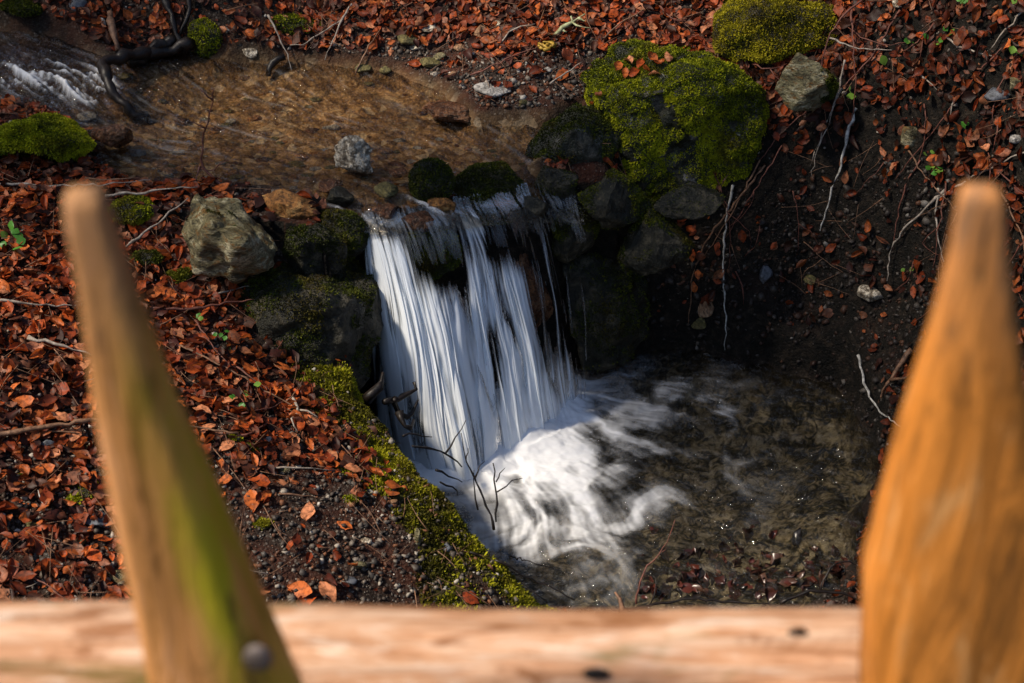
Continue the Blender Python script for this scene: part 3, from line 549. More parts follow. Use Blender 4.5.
SMALL = [ # px,py,w,h,mat,label
 (88, 117, 24, 13, M_PALE, 'pale flat stone in the stream above the left mossy boulder'),
 (495, 90, 44, 20, M_PALE, 'grey-white angular stone on the gravel behind the stream'),
 (483, 33, 20, 17, M_TAN, 'triangular pinkish stone among leaves at the top'),
 (428, 27, 18, 10, M_WHITE, 'white crusty stone left of the triangular stone'),
 (410, 40, 26, 15, M_OLIVE, 'olive-grey block stone at the top of the gravel strip'),
 (431, 62, 22, 13, M_OLIVE, 'yellow-olive stone in the gravel strip'),
 (415, 47, 11, 7, M_WHITE, 'tiny white stone below the olive block stone'),
 (460, 47, 14, 9, M_TAN, 'small tan stone below the triangular stone'),
 (440, 58, 14, 11, M_GREY, 'small grey-brown stone next to the yellow-olive stone'),
 (453, 76, 15, 10, M_TAN, 'orange-tan pebble behind the grey-white angular stone'),
 (497, 24, 10, 7, M_WHITE, 'small white stone right of the triangular stone'),
 (528, 65, 12, 8, M_PALE, 'pale pebble below the yellow fungus'),
 (548, 70, 9, 6, M_PALE, 'small light pebble right of the pale pebble by the fungus'),
 (363, 68, 18, 10, M_OLIVE, 'green-brown stone at the far edge of the stream'),
 (386, 70, 14, 10, M_OLIVE, 'dull brown stone at the far edge of the stream'),
 (618, 109, 34, 14, M_OLIVE, 'flat tan slab beside the lichen-spotted boulder'),
 (523, 103, 10, 8, M_OLIVE, 'small olive pebble left of the flat tan slab'),
 (250, 53, 16, 10, M_WHITE, 'cream stone on the far shore of the stream'),
 (77, 4, 20, 13, M_BLUE, 'bluish stone at the top left above the rapids'),
 (101, 24, 12, 12, M_PALE, 'pale round stone beside the top left rapids'),
 (228, 30, 8, 6, M_PALE, 'tiny pale stone in the far leaves right of the moss clump'),
 (871, 293, 28, 17, M_WHITE, 'bright white stone on the dark right bank'),
 (708, 309, 20, 22, M_TAN, 'pale pointed stone at the far edge of the pool'),
 (699, 324, 16, 16, M_OLIVE, 'yellowish stone beneath the pale pointed stone'),
 (811, 280, 16, 12, M_OLIVE, 'ochre stone in the dark right bank'),
 (764, 276, 18, 20, M_BLUE, 'bluish slab in the dark right bank'),
 (911, 136, 20, 26, M_GREY, 'greenish upright stone on the right leaf slope'),
 (1000, 95, 32, 18, M_BLUE, 'dark slab on the right slope near the frame edge'),
 (1017, 84, 18, 16, M_GREY, 'grey-green stone at the right frame edge'),
 (1016, 139, 14, 10, M_PALE, 'pale grey pebble on the right slope'),
 (903, 2, 22, 12, M_WHITE, 'white stone at the top edge of the right slope'),
 (889, 162, 10, 9, M_PALE, 'small whitish pebble low on the right slope'),
 (627, 212, 9, 11, M_WHITE, 'small pale stone stuck between the dark wall rocks'),
 (97, 519, 33, 22, M_BLUE, 'largest blue-grey stone on the left bank beside the stake'),
 (118, 576, 26, 16, M_GREY, 'grey stone just above the rail on the left'),
 (79, 543, 18, 13, M_OLIVE, 'dark green-grey stone below the largest blue-grey stone'),
 (51, 535, 15, 10, M_TAN, 'orange pebble left of the largest blue-grey stone'),
 (30, 525, 20, 9, M_OLIVE, 'brown flat stone near the left frame edge'),
 (29, 494, 9, 9, M_PALE, 'small white pebble near the left frame edge'),
 (48, 445, 14, 13, M_BLUE, 'blue pebble in the leaves left of the stake'),
 (90, 447, 13, 8, M_GREY, 'small grey pebble left of the stake'),
 (104, 498, 10, 8, M_PALE, 'light pebble above the largest blue-grey stone'),
 (50, 520, 12, 10, M_GREY, 'greenish pebble left of the orange pebble'),
 (365, 541, 14, 9, M_WHITE, 'cream crusty pebble on the gravel above the rail'),
 (371, 492, 10, 7, M_PALE, 'pale pebble in the middle of the gravel patch'),
 (393, 503, 12, 8, M_TAN, 'tan pebble where the gravel meets the moss'),
 (417, 540, 8, 22, M_GREY, 'thin upright grey stone chip in the bank moss'),
 (445, 548, 14, 10, M_BLUE, 'blue-grey pebble in the moss near the water'),
 (445, 588, 8, 6, M_PALE, 'tiny white pebble in the moss above the rail'),
 (383, 488, 24, 7, M_TAN, 'thin pinkish stone flake on the gravel patch'),
 (358, 565, 20, 12, M_GREY, 'grey stone above the rail below the gravel patch'),
 (350, 580, 16, 10, M_BLUE, 'dark blue stone just above the rail in the gravel'),
 (268, 440, 12, 8, M_PALE, 'pale pebble right of the stake near the stick'),
 (300, 462, 10, 7, M_PALE, 'small pale pebble right of the stake in the gravel'),
 (285, 470, 12, 8, M_GREY, 'grey pebble right of the stake in the gravel'),
]
for k, (px, py, wp, hp, mt, lab) in enumerate(SMALL):
    rock('stone', lab, 'stone', px, py, wp, hp, mt, 200+k, lvl=3, br=.8, cuts=9, rough=.10, bury=.3)
# stones in the stream bed
nst = 0
while nst < 290:
    px, py = rng.uniform(120, 540), 195-abs(rng.normal())*48
    if py < 75: continue
    x = P(px, py)
    if sdf(STR, x[0], x[1]) > -.04 or x[2] < .6: continue
    wq = rng.uniform(5, 20)*(.62 if nst % 3 else 1)*(.7 if px > 420 else 1)
    rock('stone', 'rounded stone lying on the golden stream bed under shallow water', 'stone', px, py, wq, wq*rng.uniform(.35, .5), [M_TAN, M_OLIVE, M_OLIVE, M_TAN, M_BROWN, M_ORANGE, M_PALE][nst % 7 if nst % 21 else 0], 600+nst, lvl=2 if wq < 12 else 3, cuts=4, rough=.08, bury=.15, group='stones on the stream bed'); nst += 1
for k, (px, py, wp, hp, mt, z, lab) in enumerate([(388, 212, 34, 24, M_BROWN, .74, 'wet brown stone on the lip above the left stream'), (415, 222, 40, 26, M_BROWN, .725, 'wet brown stone on the lip left of the middle stream'), (442, 205, 30, 20, M_ORANGE, .74, 'golden wet stone on the lip beside the middle stream'),
    (340, 196, 30, 20, M_DARK, .755, 'dark wet stone between the orange-topped rock and the left stream'), (384, 190, 30, 16, M_OLIVE, .755, 'olive wet stone below the crusty whitish stone'), (532, 206, 34, 26, M_DARK, .68, 'dark wet stone on the lip right of the green hump'), (330, 186, 24, 14, M_BROWN, .765, 'small red-brown wet stone left of the crusty whitish stone'),
    (400, 172, 22, 12, M_BROWN, .77, 'small brown wet stone between the crusty stone and the round mossy stone')]):
    rock('rock', lab, 'stone', px, py, wp, hp, mt, 930+k, z=z, cuts=8, rough=.12)
# moss mounds on the ground
for (px, py, wp, hp, sd, lab) in [(131, 209, 46, 28, 1, 'low moss mound behind the tip of the left stake'), (146, 262, 34, 26, 2, 'small moss mound left of the grey angular rock'),
   (180, 275, 40, 20, 6, 'dark flat moss mound under the grey angular rock'),
   (206, 40, 34, 52, 3, 'tall moss clump on the far bank of the stream'), (294, 24, 54, 20, 4, 'flat moss cushion in the far leaf litter'), (22, 8, 44, 22, 5, 'moss clump in the top left corner')]:
    rock('moss_mound', lab, 'moss', px, py, wp, hp, M_DARK, 400+sd, lvl=3, cuts=3, moss=.5, mossn=4500, up=.6, pal=GREEN1 if sd in (1, 3, 4) else GREEN0, bury=.1)
for k, (px, py, wp) in enumerate([(88, 490, 30), (78, 482, 20), (204, 493, 16), (262, 525, 20), (234, 437, 18), (250, 449, 16), (20, 475, 14), (75, 500, 14), (350, 500, 14), (345, 470, 16)]):
    rock('moss_mound', 'small bright moss tuft among the leaves and pebbles of the left bank', 'moss', px, py, wp, wp*.6, M_DARK, 420+k, lvl=2, cuts=2, moss=.4, mossn=700, up=.7, pal=GREEN1, bury=0, group='moss tufts on the left bank')

# bank moss along the ridge
sel_i = slice(i0, i0+int(3.9/FINE)); sel_j = slice(j0, j0+int(3.3/FINE))
def ground_blades(mask, n, pal, seed, length, width=.0028):
    X = GX[sel_i, sel_j]; Y = GY[sel_i, sel_j]; Z = GH[sel_i, sel_j]; V = np.stack([X, Y, Z], -1).reshape(-1, 3)
    q = grid_faces(*X.shape); f = np.concatenate([q[:, [0, 1, 2]], q[:, [0, 2, 3]]]); wv = mask[sel_i, sel_j].ravel()[f].mean(1)
    k = wv > .02; return blades(V, f[k], wv[k], n, length, width, pal, seed, droop=.1)
BV, BF, BC = ground_blades(mossm*sst(-.5, .3, fbm(v3(GX*16, GY*16), 3, 55)), 60000, np.array([(.03, .03, .004), (.13, .12, .008), (.33, .32, .012), (.52, .50, .02)]), 5, .011)
tag(mesh('bank_moss', BV, BF, M_MOSS, smooth=False, attrs={'tint': BC}), 'yellow-green moss carpeting the edge of the left bank above the pool', 'moss', kind='stuff')

# ------------------------------------------------------------------ leaf litter
S_ = np.linspace(0, 1, 7); WP = np.array([.06, .62, .95, 1.0, .82, .48, .02])
def leaf_verts(n, r, size=.055, curl=1.0):
    Ls = size*(.15+1.5*r.beta(1.3, 1.9, n) if n > 1 else 1)*np.ones(n); Wd = Ls*r.uniform(.26, .36, n); fold = r.normal(.25, .45, n)*curl; bend = r.normal(.0, .9, n)*curl; tw = r.normal(0, .35, n)*curl
    s = S_[None, :]-.5
    ang = bend[:, None]*s
    X = Ls[:, None]*np.where(np.abs(bend[:, None]) < 1e-3, s, np.sin(ang)/np.where(np.abs(bend[:, None]) < 1e-3, 1, bend[:, None])); Zc = Ls[:, None]*(1-np.cos(ang))/np.where(np.abs(bend[:, None]) < 1e-3, 1, bend[:, None])
    out = np.zeros((n, 7, 5, 3))
    for j, t in enumerate((-1, -.5, 0, .5, 1)):
        wj = WP[None, :]*Wd[:, None]*t*(1+.08*r.normal(size=(n, 7))*(abs(t) == 1)); f = fold[:, None]*abs(t)+tw[:, None]*s*np.sign(t)*2*abs(t)
        out[:, :, j, 0] = X; out[:, :, j, 1] = wj*np.cos(f); out[:, :, j, 2] = Zc+np.abs(wj)*np.sin(f)*np.sign(1)+Ls[:, None]*.035*curl*r.normal(size=(n, 7))*(t != 0)
    return out.reshape(n, 35, 3)
LF = grid_faces(7, 5)
LPAL = np.array([(.10, .030, .014), (.28, .045, .010), (.48, .085, .014), (.62, .15, .03), (.68, .26, .12), (.40, .15, .08), (.07, .016, .010)])
def frames(N, r, tilt):
    n = len(N); Z = N+r.normal(size=(n, 3))*tilt[:, None]; Z /= np.linalg.norm(Z, axis=1)[:, None]
    X = np.cross(r.normal(size=(n, 3)), Z); X /= np.linalg.norm(X, axis=1)[:, None]; Y = np.cross(Z, X); return np.stack([X, Y, Z], 1)
def leafdens(px, py, ds, dp, x, y):
    nz = fbm(v3(x*4, y*4), 3, 101)
    d = np.zeros_like(px)
    left = (px < 560) & (py > 165) & (x < .2)
    dl = .92+.5*np.minimum(nz, 0)-.45*sst(430, 520, py+nz*60)*sst(30, 330, px) - .42*sst(420, 500, py+nz*80)
    dl = dl*sst(.03, .15, dline(RIDGE, x, y))*(1-np.exp(-((px-312)/85)**4-((py-300)/70)**4))*(1-.8*np.exp(-((px-300)/80)**4-((py-215)/40)**4))*(1-.6*sst(.10, .02, dline(RIDGE_IN, x, y)))
    d = np.where(left, dl, d)
    back = ~left & (px < 720)
    db = .95*sst(95, 45, py+nz*35+sst(330, 380, px)*sst(620, 520, px)*35) + .25
    db = np.where(px < 260, .55+.3*nz, db)
    db = np.where((px > 330) & (px < 640), .92*sst(62, 30, py+nz*25)+.10, db)
    db = db*(1-np.exp(-((px-300)/110)**4-((py-225)/60)**4)*(py > 185))
    d = np.where(back, db, d)
    right = (px >= 720)
    edge = py-(150+.10*(px-750)+60*sst(850, 1024, px))-nz*50
    d = np.where(right, .92*sst(40, -60, edge)+.10, d)
    d = np.where((px > 820) & (py > 330), .25, d)
    d = np.where((px > 1020) & (py > 250), .6, d)
    d = np.where(ds < .0, 0, d); d = np.where(dp < -.02, 0, d)
    return np.clip(d, 0, 1)
def scatter(n, r, dens):
    n = int(n*1.25); x = r.uniform(-2.4, 2.4, n); y = r.uniform(2.1, 5.3, n); z = H(x, y); px, py = proj(np.stack([x, y, z], -1))
    k = (px > -260) & (px < 1290) & (py > -60) & (py < 720) & (r.random(n) < dens(px, py, sdf(STR, x, y), sdf(POOL, x, y), x, y))
    return np.stack([x, y, z], -1)[k]
def place_leaves(pts, r, size=.055, tilt=.35, lift=.018, pal=LPAL, pw=None, curl=1.0):
    n = len(pts); N = Hn(pts[:, 0], pts[:, 1]); LV = leaf_verts(n, r, size, curl); Fm = frames(N, r, np.abs(r.normal(0, tilt, n)))
    V = np.einsum('nvk,nkj->nvj', LV, Fm)+pts[:, None, :]+(N*(.004+r.random(n)*lift)[:, None])[:, None, :]
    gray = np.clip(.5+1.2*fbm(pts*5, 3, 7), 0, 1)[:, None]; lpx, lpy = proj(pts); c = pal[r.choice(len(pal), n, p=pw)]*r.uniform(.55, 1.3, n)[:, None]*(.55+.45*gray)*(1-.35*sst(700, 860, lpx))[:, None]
    F_ = (LF[None]+np.arange(n)[:, None, None]*35).reshape(-1, 4)
    return V.reshape(-1, 3), F_, np.repeat(c, 35, 0)
PW = np.array([.17, .22, .22, .14, .06, .07, .12])
r1 = np.random.default_rng(21); pts = scatter(62000, r1, leafdens)
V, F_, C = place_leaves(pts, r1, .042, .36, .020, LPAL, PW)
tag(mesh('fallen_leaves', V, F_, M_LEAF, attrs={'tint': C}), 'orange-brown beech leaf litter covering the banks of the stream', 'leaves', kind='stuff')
# separate leaves lying on top of the litter
r2 = np.random.default_rng(33)
def single_leaves(n, dens, label, group, size, meshes=None):
    pts = scatter(n*40, r2, dens); r2.shuffle(pts); pts = pts[:n]
    N = Hn(pts[:, 0], pts[:, 1]); Fm = frames(N, r2, np.abs(r2.normal(0, .35, len(pts))))
    protos = []
    for k in range(12):
        LV = leaf_verts(1, r2, size, 1.2)[0]; c = np.repeat(LPAL[[2, 3, 4, 3, 2, 1, 5, 3, 4, 2, 3, 2][k]][None]*r2.uniform(.8, 1.3), 35, 0)
        protos.append((LV, c))
    done = {}
    for k, (p, Nn, f) in enumerate(zip(pts, N, Fm)):
        j = k % 12; loc = p+Nn*.022
        if j not in done:
            o = mesh('fallen_leaf', protos[j][0], LF, M_LEAF, attrs={'tint': protos[j][1]}); done[j] = o
        else:
            o = done[j].copy(); COL.objects.link(o)
        M4 = Matrix([[f[0][0], f[1][0], f[2][0], loc[0]], [f[0][1], f[1][1], f[2][1], loc[1]], [f[0][2], f[1][2], f[2][2], loc[2]], [0, 0, 0, 1]])
        o.matrix_world = M4; tag(o, label, 'leaf', group)
single_leaves(170, lambda px, py, ds, dp, x, y: leafdens(px, py, ds, dp, x, y)*(px < 520)*(py > 190)*(px > 0), 'curled orange beech leaf lying on top of the litter of the left bank', 'single leaves on the left bank', .058)
single_leaves(60, lambda px, py, ds, dp, x, y: leafdens(px, py, ds, dp, x, y)*(px > 780)*(px < 1020)*(py < 300), 'curled reddish beech leaf lying on top of the litter of the right slope', 'single leaves on the right slope', .044)
bpy.context.view_layer.update(); DG = bpy.context.evaluated_depsgraph_get()
def set_leaves(spec, label, group, lift=.0, size=.05, colk=(3, 4, 2, 3)):
    for k, (px, py, z) in enumerate(spec):
        p = at(px, py, z) if z is not None else P(px, py, .012)
        if z is not None:
            ok, hit, *_ = SC.ray_cast(DG, Vector(CAM), Vector(ray(px, py)).normalized()); p = np.array(hit)+[0, -.004, .010] if ok else p
        f = frames(np.array([[0, -.15, 1.]]), r2, np.array([.3]))[0]; LV = leaf_verts(1, r2, size, 1.0)[0]
        o = mesh('fallen_leaf', LV@f, LF, M_LEAF, attrs={'tint': np.repeat(LPAL[colk[k % len(colk)]][None]*1.1, 35, 0)})
        o.location = tuple(p); tag(o, label, 'leaf', group)

# wet dark leaves at the near edge of the pool
r3 = np.random.default_rng(5); n = 260
px = r3.uniform(640, 885, n); py = 600-np.abs(r3.normal(0, 26, n))-(px-640)*.10*r3.random(n); pp = np.array([at(a, b, r3.uniform(-.015, .012)) for a, b in zip(px, py)])
LV = leaf_verts(n, r3, .05, 1.8); Fm = frames(np.tile([0, 0, 1.], (n, 1)), r3, np.abs(r3.normal(0, .5, n))); V = (np.einsum('nvk,nkj->nvj', LV, Fm)+pp[:, None]).reshape(-1, 3)
c = np.repeat(np.array([(.03, .010, .007), (.055, .014, .009), (.014, .010, .008), (.06, .03, .02)])[r3.integers(0, 4, n)], 35, 0)
s = NT('wet_leaf'); M_WET = s.fin(s.attr('tint', 'Color'), .3, None, .4)
tag(mesh('sodden_leaves', V, (LF[None]+np.arange(n)[:, None, None]*35).reshape(-1, 4), M_WET, attrs={'tint': c}), 'dark red sodden leaves matted at the near right edge of the pool', 'leaves', kind='stuff')
# gravel
def graveldens(px, py, ds, dp, x, y):
    nz = fbm(v3(x*6, y*6), 3, 111)
    d = np.full_like(px, .14)
    d = np.where((px < 560) & (py > 420), .75+.2*nz, d)
    d = np.where((px > 330) & (px < 640) & (py > 35) & (py < 125), .9, d)
    d = np.where((px > 720) & (py > 190), .5+.3*nz, d)
    d = np.where(ds < -.0, .0, d); d = np.where(dp < -.03, .0, d); return d
def gravel(n, r, lo, hi, dens, lift=.3):
    pts = scatter(n, r, dens); n = len(pts); v, f = ico(1)
    sc = lo*(hi/lo)**(r.random(n)**2.2); st = r.uniform(.5, 1.2, (n, 1, 3)); st[:, :, 2] *= .7; V = v[None]*st*(1+.30*np.clip(r.normal(size=(n, len(v), 1)), -1.6, 1.6))
    Fm = frames(np.tile([0, 0, 1.], (n, 1)), r, np.full(n, .7)); V = np.einsum('nvk,nkj->nvj', V*sc[:, None, None], Fm)+pts[:, None]+np.array([0, 0, 1])*(sc*lift)[:, None, None]
    pal = np.array([(.05, .04, .033), (.10, .085, .07), (.17, .145, .12), (.10, .04, .02), (.20, .08, .035), (.06, .055, .05), (.36, .32, .27), (.03, .02, .015), (.6, .56, .5)])
    c = pal[r.choice(9, n, p=[.18, .17, .12, .15, .1, .1, .06, .10, .02])]*r.uniform(.7, 1.2, n)[:, None]
    return V.reshape(-1, 3), (f[None]+np.arange(n)[:, None, None]*len(v)).reshape(-1, 3), np.repeat(c, len(v), 0)
V, F_, C = gravel(190000, np.random.default_rng(8), .0018, .012, graveldens)
rc = np.random.default_rng(40); pc = []
while len(pc) < 4200:
    a, b = rc.uniform(640, 1010), rc.uniform(150, 450)
    if rc.random() < .35+.65*(vn(np.array([[a/45, b/45, 0]]), 3)[0] > 0): pc.append(P(a, b))
pc = np.array(pc); pc = pc[(pc[:, 2] > .01)]; scatter_keep = scatter
scatter = lambda n, r, dens: pc
_px, _py = proj(V); C = C*(1-.65*sst(640, 720, _px)*sst(120, 220, _py))[:, None]  # gravel low on the right bank darkened in colour for damp and shade
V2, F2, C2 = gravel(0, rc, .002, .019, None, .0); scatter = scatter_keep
V, F_, C = np.concatenate([V, V2]), np.concatenate([F_, F2+len(V)]), np.concatenate([C, C2*.30])  # rubble tint cut for the same damp and shade
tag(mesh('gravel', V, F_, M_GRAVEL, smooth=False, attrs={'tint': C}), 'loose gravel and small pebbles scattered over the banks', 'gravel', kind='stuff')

# ------------------------------------------------------------------ twigs
def tube(pts, r0, r1, seg=6, jit=0.0, r=None, knob=0.0):
    pts = np.asarray(pts, float)
    # resample smoothly
    d = np.concatenate([[0], np.cumsum(np.linalg.norm(np.diff(pts, axis=0), axis=1))]); n = max(int(d[-1]/.02), 4); n = min(n, 60); t = np.linspace(0, d[-1], n)
    q = np.stack([np.interp(t, d, pts[:, k]) for k in range(3)], 1)
    for _ in range(1): q[1:-1] = (q[:-2]+2*q[1:-1]+q[2:])/4
    if jit and r is not None: q[1:-1] += r.normal(size=(n-2, 3))*jit
    T = np.gradient(q, axis=0); T /= np.linalg.norm(T, axis=1)[:, None]+1e-9
    a = np.cross(T, [.3, .2, .93]); a /= np.linalg.norm(a, axis=1)[:, None]+1e-9; b = np.cross(T, a)
    rad = r0+(r1-r0)*np.linspace(0, 1, n)
    if knob and r is not None: rad = rad*(1+knob*r.normal(size=n))
    th = np.arange(seg)/seg*2*np.pi
    V = q[:, None]+rad[:, None, None]*(np.cos(th)[None, :, None]*a[:, None]+np.sin(th)[None, :, None]*b[:, None]); V = V.reshape(-1, 3)
    i = np.arange(n-1)[:, None]*seg; j = np.arange(seg)[None]; j2 = (j+1) % seg
    Fq = np.stack([i+j, i+j2, i+seg+j2, i+seg+j], -1).reshape(-1, 4)
    caps = np.array([list(range(seg))[::-1], [(n-1)*seg+k for k in range(seg)]])
    return V, Fq, caps
def multi(tubes):
    V, Q, Cc, o = [], [], [], 0
    for v, q, c in tubes: V.append(v); Q.append(q+o); Cc.append(c+o); o += len(v)
    return np.concatenate(V), [np.concatenate(Q), np.concatenate(Cc)]
rt = np.random.default_rng(77)
def twig(label, mat, lines, rpx=1.5, name='twig', cat='twig', group=None, jit=.0022, knob=.18, tip=.35, seg=6):
    """lines: list of polylines of (px,py,h) in which h is the height over the ground"""
    ts = []
    for k, ln in enumerate(lines):
        pts = [P(a, b, h) if h < 1 else aty(a, b, h) for a, b, h in ln]; r0 = rpx/2*np.linalg.norm(pts[0]-CAM)/F*(1 if k == 0 else .65)
        ts.append(tube(pts, r0, r0*tip, seg, jit, rt, knob))
    V, Fs = multi(ts); return tag(mesh(name, V, Fs, mat, loc=V[0]), label, cat, group)
twig('thin pinkish forked twig standing up from the stream edge behind the grey rock', M_TWRED, [[(248, 206, 3.86), (222, 186, 3.9), (200, 163, 3.94), (203, 140, 3.95), (210, 115, 3.96), (214, 88, 3.97)], [(205, 128, 3.95), (198, 125, 3.95), (193, 122, 3.94)], [(213, 100, 3.96), (206, 94, 3.95), (200, 89, 3.95)], [(200, 168, 3.94), (212, 172, 3.93), (228, 160, 3.93)], [(200, 166, 3.94), (196, 180, 3.92), (193, 190, 3.9)]], 3.2)
twig('pale stick lying along the stream edge, left frame edge to the grey rock', M_TWPALE, [[(-10, 183, .02), (60, 186, .03), (110, 184, .03), (150, 180, .03)]], 2.6, 'stick', 'stick')
twig('pale stick pointing at the grey angular rock from the left stake tip', M_TWPALE, [[(105, 196, .03), (140, 192, .04), (175, 188, .05), (198, 187, .05)]], 2.8, 'stick', 'stick')
twig('slanting pale twig between the left stake and the grey angular rock', M_TWPALE, [[(126, 247, .03), (145, 232, .05), (165, 216, .06), (188, 198, .06)]], 3.0)
twig('dark thin stick behind the tip of the left stake', M_TWBRN, [[(85, 178, .03), (110, 180, .03), (140, 178, .04)]], 2)
twig('long red-brown twig reaching across in front of the mossy rock left of the fall', M_TWRED, [[(150, 308, .02), (200, 308, .04), (245, 300, .06), (275, 296, .08), (312, 279, .09)], [(265, 299, .07), (275, 305, .07), (283, 310, .06)], [(225, 302, .05), (232, 290, .07)]], 2.6)
twig('curved red twig hanging down beside the mossy rock left of the fall', M_TWRED, [[(283, 298, .06), (290, 318, .05), (286, 335, .04), (275, 352, .02)]], 2.2)
twig('pale stick in the leaves left of the stake, middle height', M_TWPALE, [[(28, 337, .03), (60, 345, .035), (92, 355, .03)]], 4, 'stick', 'stick')
twig('grey stick touching the left frame edge above the middle stick', M_TWPALE, [[(-5, 300, .03), (40, 305, .035), (82, 305, .03)]], 3, 'stick', 'stick')
twig('thick orange-brown stick passing behind the left stake', M_TWBRN, [[(-10, 436, .03), (50, 426, .035), (100, 419, .04), (170, 424, .04), (238, 433, .035)]], 5, 'stick', 'stick')
twig('long thin twig crossing the leaf bank towards the mossy edge', M_TWBRN, [[(180, 345, .02), (230, 370, .03), (262, 388, .03), (290, 405, .03), (330, 425, .02)], [(285, 402, .03), (297, 392, .04), (300, 385, .05)]], 2.4)
twig('knobbly pale twig fork near the bank moss', M_TWPALE, [[(292, 397, .03), (300, 410, .03), (290, 420, .03), (298, 432, .02)], [(300, 410, .03), (315, 415, .03), (322, 420, .02)]], 3.6)
twig('dark twig lying over the leaves beside the stake', M_TWRED, [[(195, 320, .02), (215, 352, .03), (236, 368, .03)]], 2)
twig('curved white stem left of the largest blue-grey stone', M_TWWHT, [[(48, 515, .01), (42, 500, .03), (38, 490, .04)], [(48, 515, .01), (55, 522, .01)]], 2)
twig('thin grey twig in the lower left leaves', M_TWPALE, [[(0, 600, .01), (20, 590, .02), (45, 578, .02)]], 2)
twig('gnarled black driftwood root hanging over the left foot of the waterfall', M_TWBLK, [[(366, 400, 3.36), (380, 388, 3.38), (386, 378, 3.40), (383, 372, 3.41)], [(384, 402, 3.36), (397, 398, 3.40), (408, 396, 3.42), (418, 388, 3.43), (414, 382, 3.44)], [(395, 398, 3.38), (397, 412, 3.38), (408, 418, 3.40), (416, 408, 3.41), (418, 400, 3.42)], [(399, 412, 3.36), (406, 432, 3.30), (414, 420, 3.36)]], 11, 'driftwood', 'driftwood', knob=.3, tip=.4, jit=.004)
twig('black twig poking from the mossy edge over the foam', M_TWBLK, [[(412, 446, 3.16), (435, 448, 3.19), (450, 456, 3.20), (462, 467, 3.2)], [(445, 454, 3.2), (455, 438, 3.24), (466, 420, 3.28)]], 3.0)
twig('short black twig curving over the white water above the twig fork', M_TWBLK, [[(403, 436, 3.22), (418, 434, 3.26), (432, 437, 3.28)]], 2.6)
twig('upright forked black twig in front of the white foam', M_TWBLK, [[(494, 530, 2.93), (488, 505, 2.97), (478, 485, 3.00), (468, 468, 3.02), (464, 452, 3.04), (461, 433, 3.05)], [(475, 478, 3.0), (477, 468, 3.02), (485, 461, 3.03)], [(466, 460, 3.02), (468, 448, 3.04)]], 2.8)
twig('second upright black twig with side shoots in front of the white foam', M_TWBLK, [[(496, 522, 2.95), (497, 500, 2.99), (495, 480, 3.02), (493, 463, 3.04)], [(497, 492, 3.0), (508, 484, 3.02), (523, 478, 3.04)], [(496, 482, 3.0), (500, 472, 3.02), (505, 468, 3.03)], [(478, 510, 2.97), (474, 490, 3.0), (474, 470, 3.02)]], 2.6)
for k, ln in enumerate([[(436, 470, 3.10), (455, 478, 3.12), (462, 482, 3.13)], [(440, 482, 3.06), (460, 490, 3.09), (458, 496, 3.09)], [(495, 560, .02), (540, 582, 2.82), (575, 600, 2.80)], [(470, 552, .02), (510, 575, 2.84), (545, 600, 2.79)], [(490, 548, .03), (530, 562, 2.9), (560, 570, 2.91)]]):
    twig(['short black twig under the two upright twigs, nearest the fall', 'short black twig at the lower left rim of the foam', 'long black twig at the lower tip of the mossy bank', 'black twig in the moss above the rail', 'thin black twig over the water at the lower bank tip'][k], M_TWBLK, [ln], 2.6)
twig('thin reddish twig rising from the near water edge, centre', M_TWRED, [[(636, 604, 2.78), (640, 575, 2.82), (655, 560, 2.84), (668, 542, 2.86), (675, 520, 2.88)], [(662, 552, 2.85), (669, 548, 2.86)]], 2.2)
twig('broken dark branch stub at the near edge of the pool', M_TWBRN, [[(626, 614, 2.74), (618, 600, 2.76), (615, 592, 2.78)]], 6.5, 'branch', 'branch')
twig('thin black root lying along the near edge of the pool', M_TWBLK, [[(618, 612, 2.75), (650, 605, 2.78), (690, 598, 2.80), (730, 602, 2.79), (790, 606, 2.78)], [(650, 605, 2.78), (660, 580, 2.82), (648, 572, 2.84)]], 3.5, 'root', 'root')
twig('dark looping root among the sodden leaves', M_TWBLK, [[(780, 604, 2.78), (810, 590, 2.81), (840, 592, 2.81), (865, 600, 2.80)], [(820, 590, 2.81), (830, 565, 2.86), (850, 560, 2.88), (862, 570, 2.87)]], 4, 'root', 'root')
